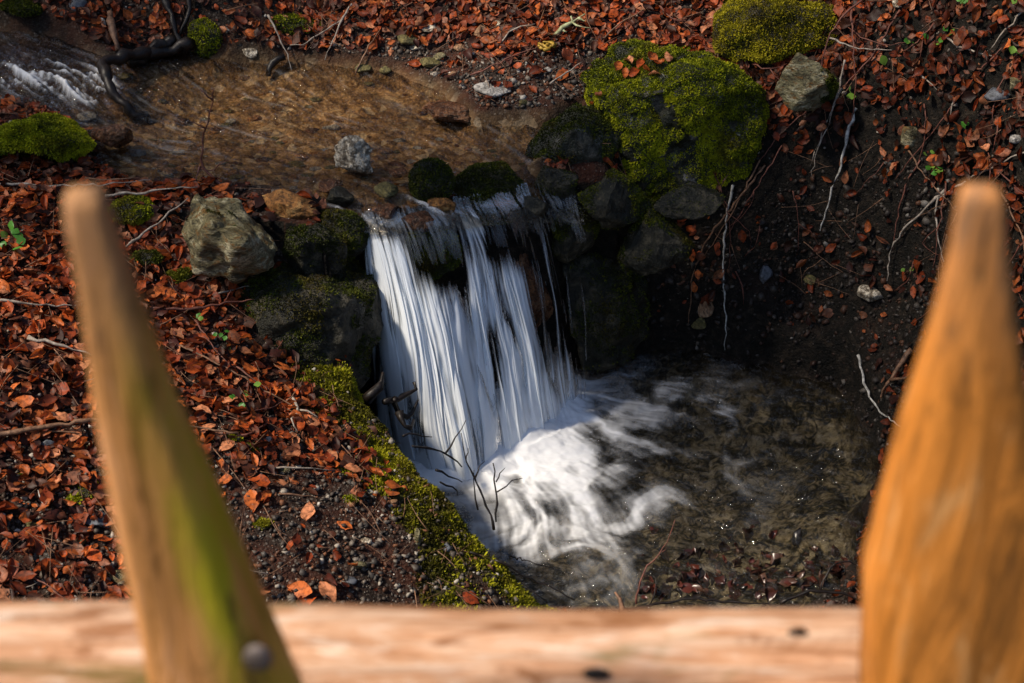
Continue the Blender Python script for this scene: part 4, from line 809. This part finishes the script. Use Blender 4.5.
# right slope stems
RS = [
 ('white lichen-coated twig hanging over the dark bank', M_TWWHT, [[(856, 108, .05), (848, 132, .06), (843, 158, .09), (835, 182, .11), (828, 205, .12), (820, 231, .13)]], 3.4),
 ('grey twin twig left of the white lichen-coated twig', M_TWPALE, [[(842, 88, .05), (830, 115, .06), (818, 145, .07), (810, 166, .07)]], 2.2),
 ('reddish bramble arching from the top edge beside the top boulder', M_TWRED, [[(862, 0, .10), (842, 16, .15), (830, 35, .15), (822, 60, .12), (818, 85, .08)]], 2.4),
 ('second reddish bramble stem beside the top boulder', M_TWRED, [[(852, 10, .08), (853, 50, .12), (856, 85, .12), (852, 120, .06)]], 2.2),
 ('long dark stem running down from the brambles to the bank wall', M_TWRED, [[(900, 10, .04), (870, 60, .06), (835, 95, .07), (800, 115, .05), (775, 140, .04), (760, 160, .03)]], 2.2),
 ('thin grey stem crossing the brambles sideways', M_TWPALE, [[(830, 38, .09), (845, 46, .1), (870, 50, .09), (892, 50, .06)]], 2),
 ('hanging black and white root against the dark wall', M_TWWHT, [[(733, 185, .03), (727, 215, .05), (723, 250, .06), (724, 290, .06), (726, 330, .05), (725, 350, .04)]], 2.6),
 ('long dark root slanting down to the pool rim', M_TWBRN, [[(765, 165, .03), (745, 190, .05), (710, 235, .05), (692, 275, .05), (688, 325, .04)]], 2.4),
 ('pale root hanging down behind the right stake', M_TWPALE, [[(945, 190, .04), (930, 203, .06), (905, 228, .07), (890, 250, .08), (887, 281, .08)]], 2.8),
 ('second pale root beside the right stake', M_TWPALE, [[(938, 188, .03), (936, 215, .06), (937, 240, .07), (944, 262, .07)]], 2.4),
 ('pale stem arcing to the right frame edge', M_TWPALE, [[(940, 198, .03), (975, 175, .05), (1000, 165, .05), (1028, 150, .05)]], 3),
 ('whitish root curling at the right pool edge', M_TWWHT, [[(858, 355, .05), (863, 375, .06), (868, 395, .07), (880, 412, .08), (902, 428, .08)]], 2.8),
 ('orange-brown root knot at the right pool edge', M_TWBRN, [[(912, 350, .03), (900, 365, .05), (890, 380, .07), (878, 402, .08)], [(890, 380, .07), (905, 378, .07)]], 6),
 ('pale short stick on the right leaf slope', M_TWPALE, [[(945, 36, .03), (955, 45, .035), (968, 50, .035), (992, 56, .03)]], 2.8),
 ('pale bent stick on the middle of the right slope', M_TWPALE, [[(913, 70, .03), (925, 77, .04), (937, 90, .03)]], 2.4),
 ('grey twig upright on the right slope', M_TWPALE, [[(958, 90, .02), (952, 105, .05), (950, 120, .06), (944, 132, .05)]], 2.2),
 ('long thin stem through the leaves of the right slope', M_TWRED, [[(1010, 40, .03), (980, 70, .04), (950, 110, .05), (925, 140, .05), (895, 180, .05)]], 2),
 ('thin curved stem low on the right slope', M_TWRED, [[(920, 160, .03), (905, 185, .05), (898, 215, .06), (893, 250, .06)]], 2),
 ('twig at the upper right frame corner', M_TWPALE, [[(1024, 10, .04), (1005, 30, .05), (990, 50, .05)]], 2.4),
 ('red stem right of the right stake', M_TWRED, [[(1030, 235, .05), (1012, 255, .05), (1005, 268, .04)]], 2.6),
 ('grey hanging stem beside the bramble tangle', M_TWPALE, [[(845, 60, .08), (838, 90, .1), (828, 125, .1), (814, 160, .1), (812, 178, .09)]], 2),
 ('dark stem across the bare soil of the right bank', M_TWBRN, [[(760, 160, .04), (740, 200, .06), (705, 255, .06)]], 1.8),
]
for lab, mt, lns, rp in RS: twig(lab, mt, lns, rp)
for k in range(30):
    a, b = rt.uniform(700, 1010), rt.uniform(20, 300); L = rt.uniform(35, 110); an = rt.uniform(.6, 2.4); c_ = rt.normal()*.35
    pl = [(a+math.cos(an+c_*t)*L*t, b+math.sin(an+c_*t)*L*t, .015+.06*math.sin(math.pi*min(t+.1, 1))) for t in (0, .25, .5, .75, 1)]
    if pl[-1][1] > 345: continue
    ls = [pl]
    if k % 2: ls.append([pl[2], (pl[2][0]+rt.uniform(-25, 25), pl[2][1]+18, .05), (pl[2][0]+rt.uniform(-30, 30), pl[2][1]+36, .03)])
    twig('thin stem or root tangled over the right slope above the pool', [M_TWRED, M_TWBRN, M_TWRED, M_TWRED][k % 4], ls, rt.uniform(1.1, 2.0), group='thin stems tangled over the right slope')
for k in range(16):
    a, b = rt.uniform(10, 330), rt.uniform(290, 590); L = rt.uniform(25, 70); an = rt.uniform(-.5, .7)
    twig('thin twig lying in the leaves of the left bank', [M_TWBRN, M_TWPALE, M_TWRED][k % 3], [[(a, b, .02), (a+L*.5*math.cos(an), b+L*.5*math.sin(an)+rt.uniform(-5, 5), .035), (a+L*math.cos(an), b+L*math.sin(an), .02)]], rt.uniform(1.3, 2.4), group='thin twigs in the leaves of the left bank')
# far bank twigs
FB = [
 ('bent grey twig at the top of the far bank', M_TWPALE, [[(352, 4, .03), (341, 22, .04), (332, 42, .04), (325, 60, .02)]], 2.4),
 ('pale arched twig hanging to the far shore', M_TWPALE, [[(268, 15, .04), (275, 30, .06), (284, 45, .06), (292, 72, .02)]], 2.2),
 ('thin twigs reaching the far shore on its right', M_TWPALE, [[(342, 20, .03), (325, 30, .05), (305, 45, .04), (290, 45, .03)]], 2),
 ('reddish stick lying diagonally on the gravel strip', M_TWRED, [[(470, 75, .02), (500, 62, .03), (520, 54, .03), (540, 46, .03)]], 2.2),
 ('pale twig on the gravel between the stones', M_TWPALE, [[(500, 44, .02), (512, 28, .04), (535, 24, .03)]], 2.2),
 ('grey twig near the flat tan slab', M_TWPALE, [[(550, 84, .02), (565, 74, .03), (582, 62, .03)]], 2.2),
 ('brown twig in the far leaves left of the big boulder', M_TWBRN, [[(600, 40, .02), (625, 20, .04), (648, 8, .03)]], 2),
 ('dark twig at the far shore in front of the gravel', M_TWBRN, [[(355, 75, .02), (366, 50, .03), (380, 30, .04)]], 2),
 ('curved twig at the top of the far leaf slope', M_TWRED, [[(660, 6, .03), (672, 20, .03), (690, 22, .03)]], 2),
]
for lab, mt, lns, rp in FB: twig(lab, mt, lns, rp)
twig('thick black wet branch bent down into the stream beside the rapids', M_TWBLK, [[(175, 40, .02), (150, 52, .05), (125, 58, .08), (104, 62, .10), (108, 85, .09), (122, 105, .06), (150, 122, .0), (165, 132, -.03)]], 13, 'branch', 'branch', knob=.16, tip=.5, seg=9, jit=.006)
twig('black log lying on the far shore above the stream', M_TWBLK, [[(128, 62, .02), (150, 55, .04), (175, 48, .05), (192, 44, .05)]], 15, 'log', 'log', knob=.16, tip=.6, seg=9, jit=.006)
twig('dark root running down to the far shore beside the moss clump', M_TWBLK, [[(162, -8, .06), (172, 15, .06), (178, 38, .05), (184, 52, .02)]], 8, 'root', 'root', tip=.6)
twig('second dark root left of the moss clump', M_TWBLK, [[(190, -5, .05), (188, 20, .05), (180, 35, .04)]], 6, 'root', 'root', tip=.6)
twig('dark stump root at the far shore', M_TWBLK, [[(284, 56, .04), (272, 60, .05), (268, 76, .02)]], 9, 'root', 'root', tip=.6)
twig('brown fallen branch at the top left of the leaf bank', M_TWBRN, [[(110, 12, .05), (113, 30, .06), (118, 50, .04)]], 8, 'branch', 'branch', tip=.6)
# lichen and fungus
lv = [[(552, 36, .02), (562, 28, .03), (572, 22, .04), (585, 14, .04)], [(562, 28, .03), (567, 32, .03)], [(572, 22, .04), (580, 27, .04), (590, 28, .04)], [(572, 22, .04), (572, 16, .05)], [(578, 18, .04), (586, 20, .04)]]
twig('pale green lichen-covered twig in the far leaves above the yellow fungus', M_LICH, lv, 4.5, jit=.003, knob=.35)
tb = []
cF = P(547, 50, .02)
for k in range(13):
    a = rt.uniform(0, 6.28); rr = rt.uniform(.012, .036); z0 = rt.uniform(0, .03); t = np.linspace(0, 4.2, 9)
    tb.append(tube(np.stack([cF[0]+.6*rr*np.cos(a)+rr*np.cos(t+a)*.7, cF[1]+.5*rr*np.sin(a)+rr*np.sin(t+a)*.6, cF[2]+z0+.008*np.sin(2*t)], 1), .006, .003, 6, .001, rt, .2))
V, Fs = multi(tb); tag(mesh('fungus', V, Fs, M_YEL, loc=V[0]), 'curled yellow fungus clump in the leaves of the far bank', 'fungus')
V, F_, C = None, None, None
# small twig litter
r4 = np.random.default_rng(14); pts = scatter(3600, r4, lambda px, py, ds, dp, x, y: (ds > .02)*(dp > .03)*.5); tb = []
N = Hn(pts[:, 0], pts[:, 1])
for p, nn in zip(pts, N):
    d = r4.normal(size=3); d -= nn*(d@nn)*.85; d /= np.linalg.norm(d); L = r4.uniform(.02, .09); m = p+nn*r4.uniform(.012, .03); k = r4.normal(size=3)*.006
    tb.append(tube([m-d*L, m+k, m+d*L], r4.uniform(.0007, .0018), .0006, 4))
V, Fs = multi(tb); tag(mesh('twig_litter', V, Fs, M_TWBRN), 'fine twigs and stalks strewn through the leaf litter', 'twigs', kind='stuff')

# leaves set on named spots
set_leaves([(618, 68, .98), (628, 62, .99), (640, 66, .99), (652, 60, .99), (660, 66, .98), (668, 58, .98), (634, 74, .96), (648, 72, .97), (625, 76, .95), (655, 75, .95)], 'dry orange leaf lying on top of the largest mossy boulder', 'leaves on the largest mossy boulder')
set_leaves([(594, 104, .86), (598, 98, .87)], 'orange leaf in the notch between the mossy boulders', 'leaves in the notch between the boulders')
set_leaves([(872, 286, .48), (866, 278, .5), (868, 268, .53), (874, 262, .54), (862, 252, .57)], 'dark wine-red leaf above the bright white stone', 'wine-red leaves above the white stone', colk=(0, 6))
set_leaves([(300, 590, None), (328, 592, None), (180, 300, None), (162, 296, None), (252, 500, None), (308, 512, None)], 'large flat beech leaf on the gravel near the rail', 'large leaves near the rail', size=.07)
# seedlings
def seedling(label, px, py, n, sz, spread=10, group=None):
    base = P(px, py, 0); root = bpy.data.objects.new('seedling', None); root.location = tuple(base); COL.objects.link(root); tag(root, label, 'seedling', group)
    tb = []; LV = []
    for k in range(n):
        a = rt.uniform(0, 6.28); l = rt.uniform(.3, 1)*spread*.0032; tip = np.array([math.cos(a)*l, math.sin(a)*l-.01, rt.uniform(.02, .045)])
        tb.append(tube([np.zeros(3), tip*.5+[0, 0, .008], tip], .0009, .0006, 4))
        f = frames(np.array([[0, -.4, 1.]]), rt, np.array([.35]))[0]; v = leaf_verts(1, rt, sz, .5)[0]; v[:, 1] *= 1.7; LV.append(v@f+tip)
    V, Fs = multi(tb); mesh('stem', V, Fs, M_TWRED, parent=root)
    n = len(LV); V = np.concatenate(LV); c = np.repeat(np.array([(.08, .26, .03), (.05, .18, .02), (.16, .30, .04)])[rt.integers(0, 3, n)], 35, 0)
    mesh('foliage', V, (LF[None]+np.arange(n)[:, None, None]*35).reshape(-1, 4), M_GREEN, parent=root, attrs={'tint': c})
for a in [('single round green leaf in the brambles', 877, 66, 1, .035), ('bright green leaf below the brambles', 846, 102, 2, .034), ('leafy green seedling cluster above the right stake roots', 935, 176, 9, .020), ('small seedling beside the leafy cluster', 928, 163, 3, .018),
          ('two-leaved seedling on the right slope', 960, 130, 2, .022), ('seedling right of the two-leaved seedling', 976, 130, 2, .018), ('green sprout high on the right slope', 968, 15, 4, .020), ('sprout at the upper right edge near the sticks', 947, 42, 3, .020),
          ('light green sprout in the top right corner', 1010, 10, 3, .02), ('green rosette at the right frame edge', 1018, 62, 4, .026), ('sprout in the middle of the right slope leaves', 932, 48, 4, .018), ('tiny sprout left of the middle sprout', 908, 50, 3, .018),
          ('sprout near the top edge of the right slope', 965, 10, 3, .018), ('tiny green sprout deep in the dark right bank', 906, 275, 3, .014), ('green sprout right of the grey-white rock face', 828, 92, 2, .02),
          ('green-leaved seedling at the left frame edge', 12, 240, 4, .028), ('yellow-green seedling under the left stake tip', 15, 252, 3, .028), ('two green leaves beside the stake in the middle of the leaf bank', 197, 325, 2, .018),
          ('small green shoot right of the two green leaves', 220, 342, 3, .016), ('green shoot near the slanting twig', 235, 348, 2, .016), ('lone green leaf in the leaf bank below the twig', 255, 396, 2, .022), ('small green shoot above the thick stick', 236, 408, 2, .02)]:
    seedling(*a)

# ------------------------------------------------------------------ fence in the foreground
fence = bpy.data.objects.new('picket_fence', None); fence.location = (0, .62, 1.42); COL.objects.link(fence); FB0 = np.array(fence.location)
tag(fence, 'weathered wooden fence with two pointed stakes and a round rail in the near foreground', 'fence')
def stake(stn, yp, mat, dr, seed, ztail=1.38):
    rows = []; seg = 28
    S2 = sorted(stn); A = np.array(S2, float); pys = np.linspace(A[0, 0], A[-1, 0], 40)
    for py in pys:
        l = np.interp(py, A[:, 0], A[:, 1]); r_ = np.interp(py, A[:, 0], A[:, 2])
        a, b = aty(l, py, yp), aty(r_, py, yp); rows.append(((a+b)/2, (b[0]-a[0])/2))
    c0, h0 = rows[-1]; c1 = rows[-8][0]; dirv = (c0-c1)/(c1[2]-c0[2])
    for k in range(1, 12):
        z = c0[2]-(c0[2]-ztail)*k/11; rows.append((np.array([c0[0]+dirv[0]*(c0[2]-z), yp, z]), h0))
    th = np.arange(seg)/seg*2*np.pi; V = []
    for c, h in rows:
        sq = 1/np.maximum(np.abs(np.cos(th)), np.abs(np.sin(th)))**.75
        rr = h*sq/np.max(sq*np.abs(np.cos(th)))*(1+.11*fbm(np.stack([np.cos(th)*1.6, np.sin(th)*1.6, np.full(seg, c[2]*6)], 1), 4, seed))
        V.append(np.stack([c[0]+rr*np.cos(th), c[1]+rr*np.sin(th)*dr, np.full(seg, c[2])], 1))
    V = np.concatenate(V); n = len(rows); i = np.arange(n-1)[:, None]*seg; j = np.arange(seg)[None]; j2 = (j+1) % seg
    Fq = np.stack([i+j, i+j2, i+seg+j2, i+seg+j], -1).reshape(-1, 4)
    P3 = V; thv = np.tile(th, n); zt = (rows[0][0][2]-P3[:, 2]); f1 = np.cos(thv); fr_ = -np.sin(thv); wz = fbm(np.stack([P3[:, 0]*9, P3[:, 1]*9, P3[:, 2]*3.5], 1), 3, seed+50)
    if seed == 3: alg = sst(-.15, .45, f1*.8+.2+wz*.9)*sst(.03, .14, zt)*sst(-.5, .2, fr_+.3)
    else: alg = sst(.3, .9, f1+wz*.9)*.45*sst(.1, .3, zt)
    worn = sst(.12, .0, zt+.05*wz)*.8 + .35*sst(.1, .5, wz)
    # rounded tip
    top = rows[0][0]; V = np.concatenate([V, [[top[0], top[1], top[2]+rows[0][1]*.12]]]); tip = len(V)-1
    alg = np.append(alg, 0); worn = np.append(worn, 1); Ft = np.stack([np.arange(seg), np.full(seg, tip), (np.arange(seg)+1) % seg], 1)
    return mesh('stake', V-FB0, [Fq, Ft, np.array([[(n-1)*seg+k for k in range(seg)]])], mat, parent=fence, attrs={'algae': alg, 'worn': worn})
s1 = stake([(192, 66, 102), (215, 67, 110), (280, 81, 132), (400, 98, 172), (470, 112, 205), (580, 136, 250), (683, 156, 290), (760, 172, 322)], .60, M_STAKE1, .8, 3)
s2 = stake([(188, 963, 999), (205, 958, 1004), (250, 951, 1007), (310, 936, 1013), (440, 900, 1034), (520, 880, 1050), (580, 867, 1060), (683, 866, 1068), (760, 868, 1074)], .60, M_STAKE2, .62, 4)
# nail head on the left stake
def disc(cx, py, yp, rad, name, parent, mat, th=.006):
    c = aty(cx, py, yp); a = np.arange(16)/16*2*np.pi; V = []
    for (rr, yy) in ((1, 0), (1, -.6), (.7, -1)): V.append(np.stack([c[0]+rad*rr*np.cos(a), np.full(16, c[1]+yy*th), c[2]+rad*rr*np.sin(a)*1.15], 1))
    V = np.concatenate(V+[[[c[0], c[1]-th, c[2]]]]); F4 = []
    for k in (0, 16): F4.append(np.stack([k+np.arange(16), k+(np.arange(16)+1) % 16, k+16+(np.arange(16)+1) % 16, k+16+np.arange(16)], 1))
    F3 = np.stack([32+np.arange(16), 32+(np.arange(16)+1) % 16, np.full(16, 48)], 1)
    return mesh(name, V-FB0, [np.concatenate(F4), F3], mat, parent=parent)
disc(258, 656, .572, .0085, 'nail_head', s1, M_IRON, .005)
# rail
seg, n = 40, 90; th = np.arange(seg)/seg*2*np.pi; V = []
for k in range(n):
    x = -2.4+4.8*k/(n-1); r_ = .050*(1+.05*vn(np.array([[x*5, 0, 0]]), 4)[0]+.03*vn(np.array([[x*23, 0, 0]]), 5)[0]); cz = 2.158-.012*(x+.2)/.6*.55
    rr = r_*(1+.035*fbm(np.stack([np.cos(th)*1.5, np.sin(th)*1.5, np.full(seg, x*4)], 1), 3, 8))
    V.append(np.stack([np.full(seg, x), .70+rr*np.cos(th), cz+rr*np.sin(th)], 1))
V = np.concatenate(V); i = np.arange(n-1)[:, None]*seg; j = np.arange(seg)[None]; j2 = (j+1) % seg
rail = mesh('rail', V-FB0, [np.stack([i+j, i+seg+j, i+seg+j2, i+j2], -1).reshape(-1, 4), np.array([list(range(seg)), [(n-1)*seg+k for k in range(seg)][::-1]])], M_RAIL, parent=fence)
def knot(px, py, rx, name='knot'):
    # on the log surface facing the camera
    d = ray(px, py); t = np.arange(.5, 1.6, .0005); q = CAM+t[:, None]*d; k = np.nonzero(np.hypot(q[:, 1]-.70, q[:, 2]-2.158+.012*(q[:, 0]+.2)/.6*.55) < .0505)[0]
    if not len(k): return
    c = q[k[0]]; v, f = rock_v((rx*1.25, rx*.35, rx*.7), int(px), 3, 2, .15); mesh(name, v+c-FB0, f, M_TWBLK, parent=rail)
knot(597, 674, .0085); knot(800, 633, .007)
# footbridge deck the camera stands on
deck = bpy.data.objects.new('footbridge', None); deck.location = (0, 0, 1.3); COL.objects.link(deck); tag(deck, 'plank footbridge deck carrying the fence above the stream', 'footbridge')
def boxv(x0, x1, y0, y1, z0, z1):
    V = np.array([(x, y, z) for x in (x0, x1) for y in (y0, y1) for z in (z0, z1)], float)-np.array([0, 0, 1.3]); Fq = np.array([(0, 1, 3, 2), (4, 6, 7, 5), (0, 4, 5, 1), (2, 3, 7, 6), (0, 2, 6, 4), (1, 5, 7, 3)]); return V, Fq
for y0, y1 in ((.50, .535), (-.75, -.63)):
    V, Fq = boxv(-2.6, 2.6, y0, y1, 1.16, 1.355); mesh('beam', V, Fq, M_DECK, parent=deck, smooth=False)
for k in range(34):
    x = -2.6+k*.153; V, Fq = boxv(x, x+.145, -.8, .545, 1.358, 1.395); mesh('plank', V, Fq, M_DECK, parent=deck, smooth=False)
# ------------------------------------------------------------------ unseen evergreen added on the left, boughs laid along sun rays by a shade map
def tau(px, py):
    e = lambda cx, cy, sx, sy: np.exp(-((px-cx)/sx)**4-((py-cy)/sy)**4)
    t = 3.2*e(835, 300, 230, 140) + 1.1*e(900, 80, 160, 90) + 2.4*e(625, 250, 80, 120) + 1.2*e(480, 270, 130, 100) + 1.3*e(780, 470, 190, 100) + 2.6*e(20, 10, 290, 50) + 1.0*e(0, 85, 190, 40) \
      + .2*e(420, 140, 150, 40) + 1.0*e(690, 165, 90, 40) + .8*e(265, 320, 90, 60) + .05
    return t*(1-.97*e(530, 445, 85, 60))*(1-.95*e(350, 160, 70, 45))*(1-.9*e(670, 70, 110, 42))*(1-.7*e(775, 15, 60, 30))
rq = np.random.default_rng(91); n = 60000
x = rq.uniform(-2.7, 2.4, n); y = rq.uniform(2.3, 5.3, n); z = H(x, y); px, py = proj(np.stack([x, y, z], -1))
k = (px > -260) & (px < 1200) & (py > -50) & (py < 660); area = 5.1*3.0/n
k &= rq.random(n) < tau(px, py)*area/.0028
cc = np.stack([x, y, z], -1)[k]+np.array(SUN_DIR)*rq.uniform(4.6, 5.8, (k.sum(), 1)); n = len(cc)
a = rq.normal(size=(n, 3)); a /= np.linalg.norm(a, axis=1)[:, None]; b = np.cross(a, rq.normal(size=(n, 3))); b /= np.linalg.norm(b, axis=1)[:, None]
a *= .065; b *= .035; V = np.stack([cc-a, cc-a*.2+b, cc+a, cc-a*.2-b], 1).reshape(-1, 3)
tree = bpy.data.objects.new('added_shade_tree', None); TB = np.array([-5.0, 3.2, float(H(-5.0, 3.2))]); tree.location = tuple(TB); COL.objects.link(tree)
tag(tree, 'added evergreen out of view on the left bank, boughs placed to shade the brook', 'tree')
mesh('crown', V-TB, np.arange(4*n).reshape(-1, 4), M_GREEN, parent=tree, smooth=False, attrs={'tint': np.tile([.05, .09, .02], (4*n, 1))})
tb = [tube([[0, 0, -.2], [.1, 0, 3], [.2, .1, 6], [.2, 0, 9]], .22, .06, 6)]
for k in range(14):
    t = cc[rq.integers(0, n)]-TB; tb.append(tube([[.12, 0, 2.6+k*.15], t*.5+[0, 0, .9+t[2]*.15], t], .045, .012, 6))
V, Fs = multi(tb); mesh('trunk', V, Fs, M_BARK, parent=tree)

# ------------------------------------------------------------------ the wood behind the brook (it shows in the water's reflections)
rw = np.random.default_rng(12)
for k, (tx, ty, th) in enumerate([(-4.6, 8.2, 11), (-3.0, 9.6, 12), (-1.7, 8.4, 10), (-.5, 10.2, 12), (.7, 8.8, 11), (1.9, 9.8, 12), (3.2, 8.3, 10), (4.6, 9.4, 12), (-6.4, 9.8, 12), (6.4, 8.9, 11), (0.1, 12.5, 14), (3.6, 12.2, 14), (-3.4, 12.6, 14)]):
    bz = float(H(tx, ty)); t = bpy.data.objects.new('forest_tree', None); t.location = (tx, ty, bz); COL.objects.link(t)
    tag(t, 'tall slender tree of the wood behind the brook, with a loose dark crown', 'tree', 'trees of the wood behind the brook')
    tb = [tube([[0, 0, -.3], [.05, 0, th*.4], [rw.normal()*.2, .1, th*.75], [rw.normal()*.3, 0, th]], .17, .03, 8)]; tips = []
    for q in range(20):
        z0 = th*rw.uniform(.18, .9); a = rw.uniform(0, 6.28); L = rw.uniform(.7, 1.9)*(1.15-z0/th*.6); e = np.array([math.cos(a)*L, math.sin(a)*L, z0+L*.35])
        tb.append(tube([[0, 0, z0], e*[.5, .5, 0]+[0, 0, z0+L*.22], e], .04, .01, 8)); tips.append(e)
    V, Fs = multi(tb); mesh('trunk', V, Fs, M_BARK, parent=t)
    n = 2600; tips = np.array(tips); cc = tips[rw.integers(0, 20, n)]*np.stack([u_ := rw.uniform(.35, 1.1, n), u_, np.ones(n)], 1)+rw.normal(size=(n, 3))*.22
    a = rw.normal(size=(n, 3)); a /= np.linalg.norm(a, axis=1)[:, None]; b = np.cross(a, rw.normal(size=(n, 3))); b /= np.linalg.norm(b, axis=1)[:, None]; a *= .085; b *= .05
    mesh('crown', np.stack([cc-a, cc-a*.2+b, cc+a, cc-a*.2-b], 1).reshape(-1, 3), np.arange(4*n).reshape(-1, 4), M_GREEN, parent=t, smooth=False, attrs={'tint': np.tile([.04, .06, .02], (4*n, 1))})
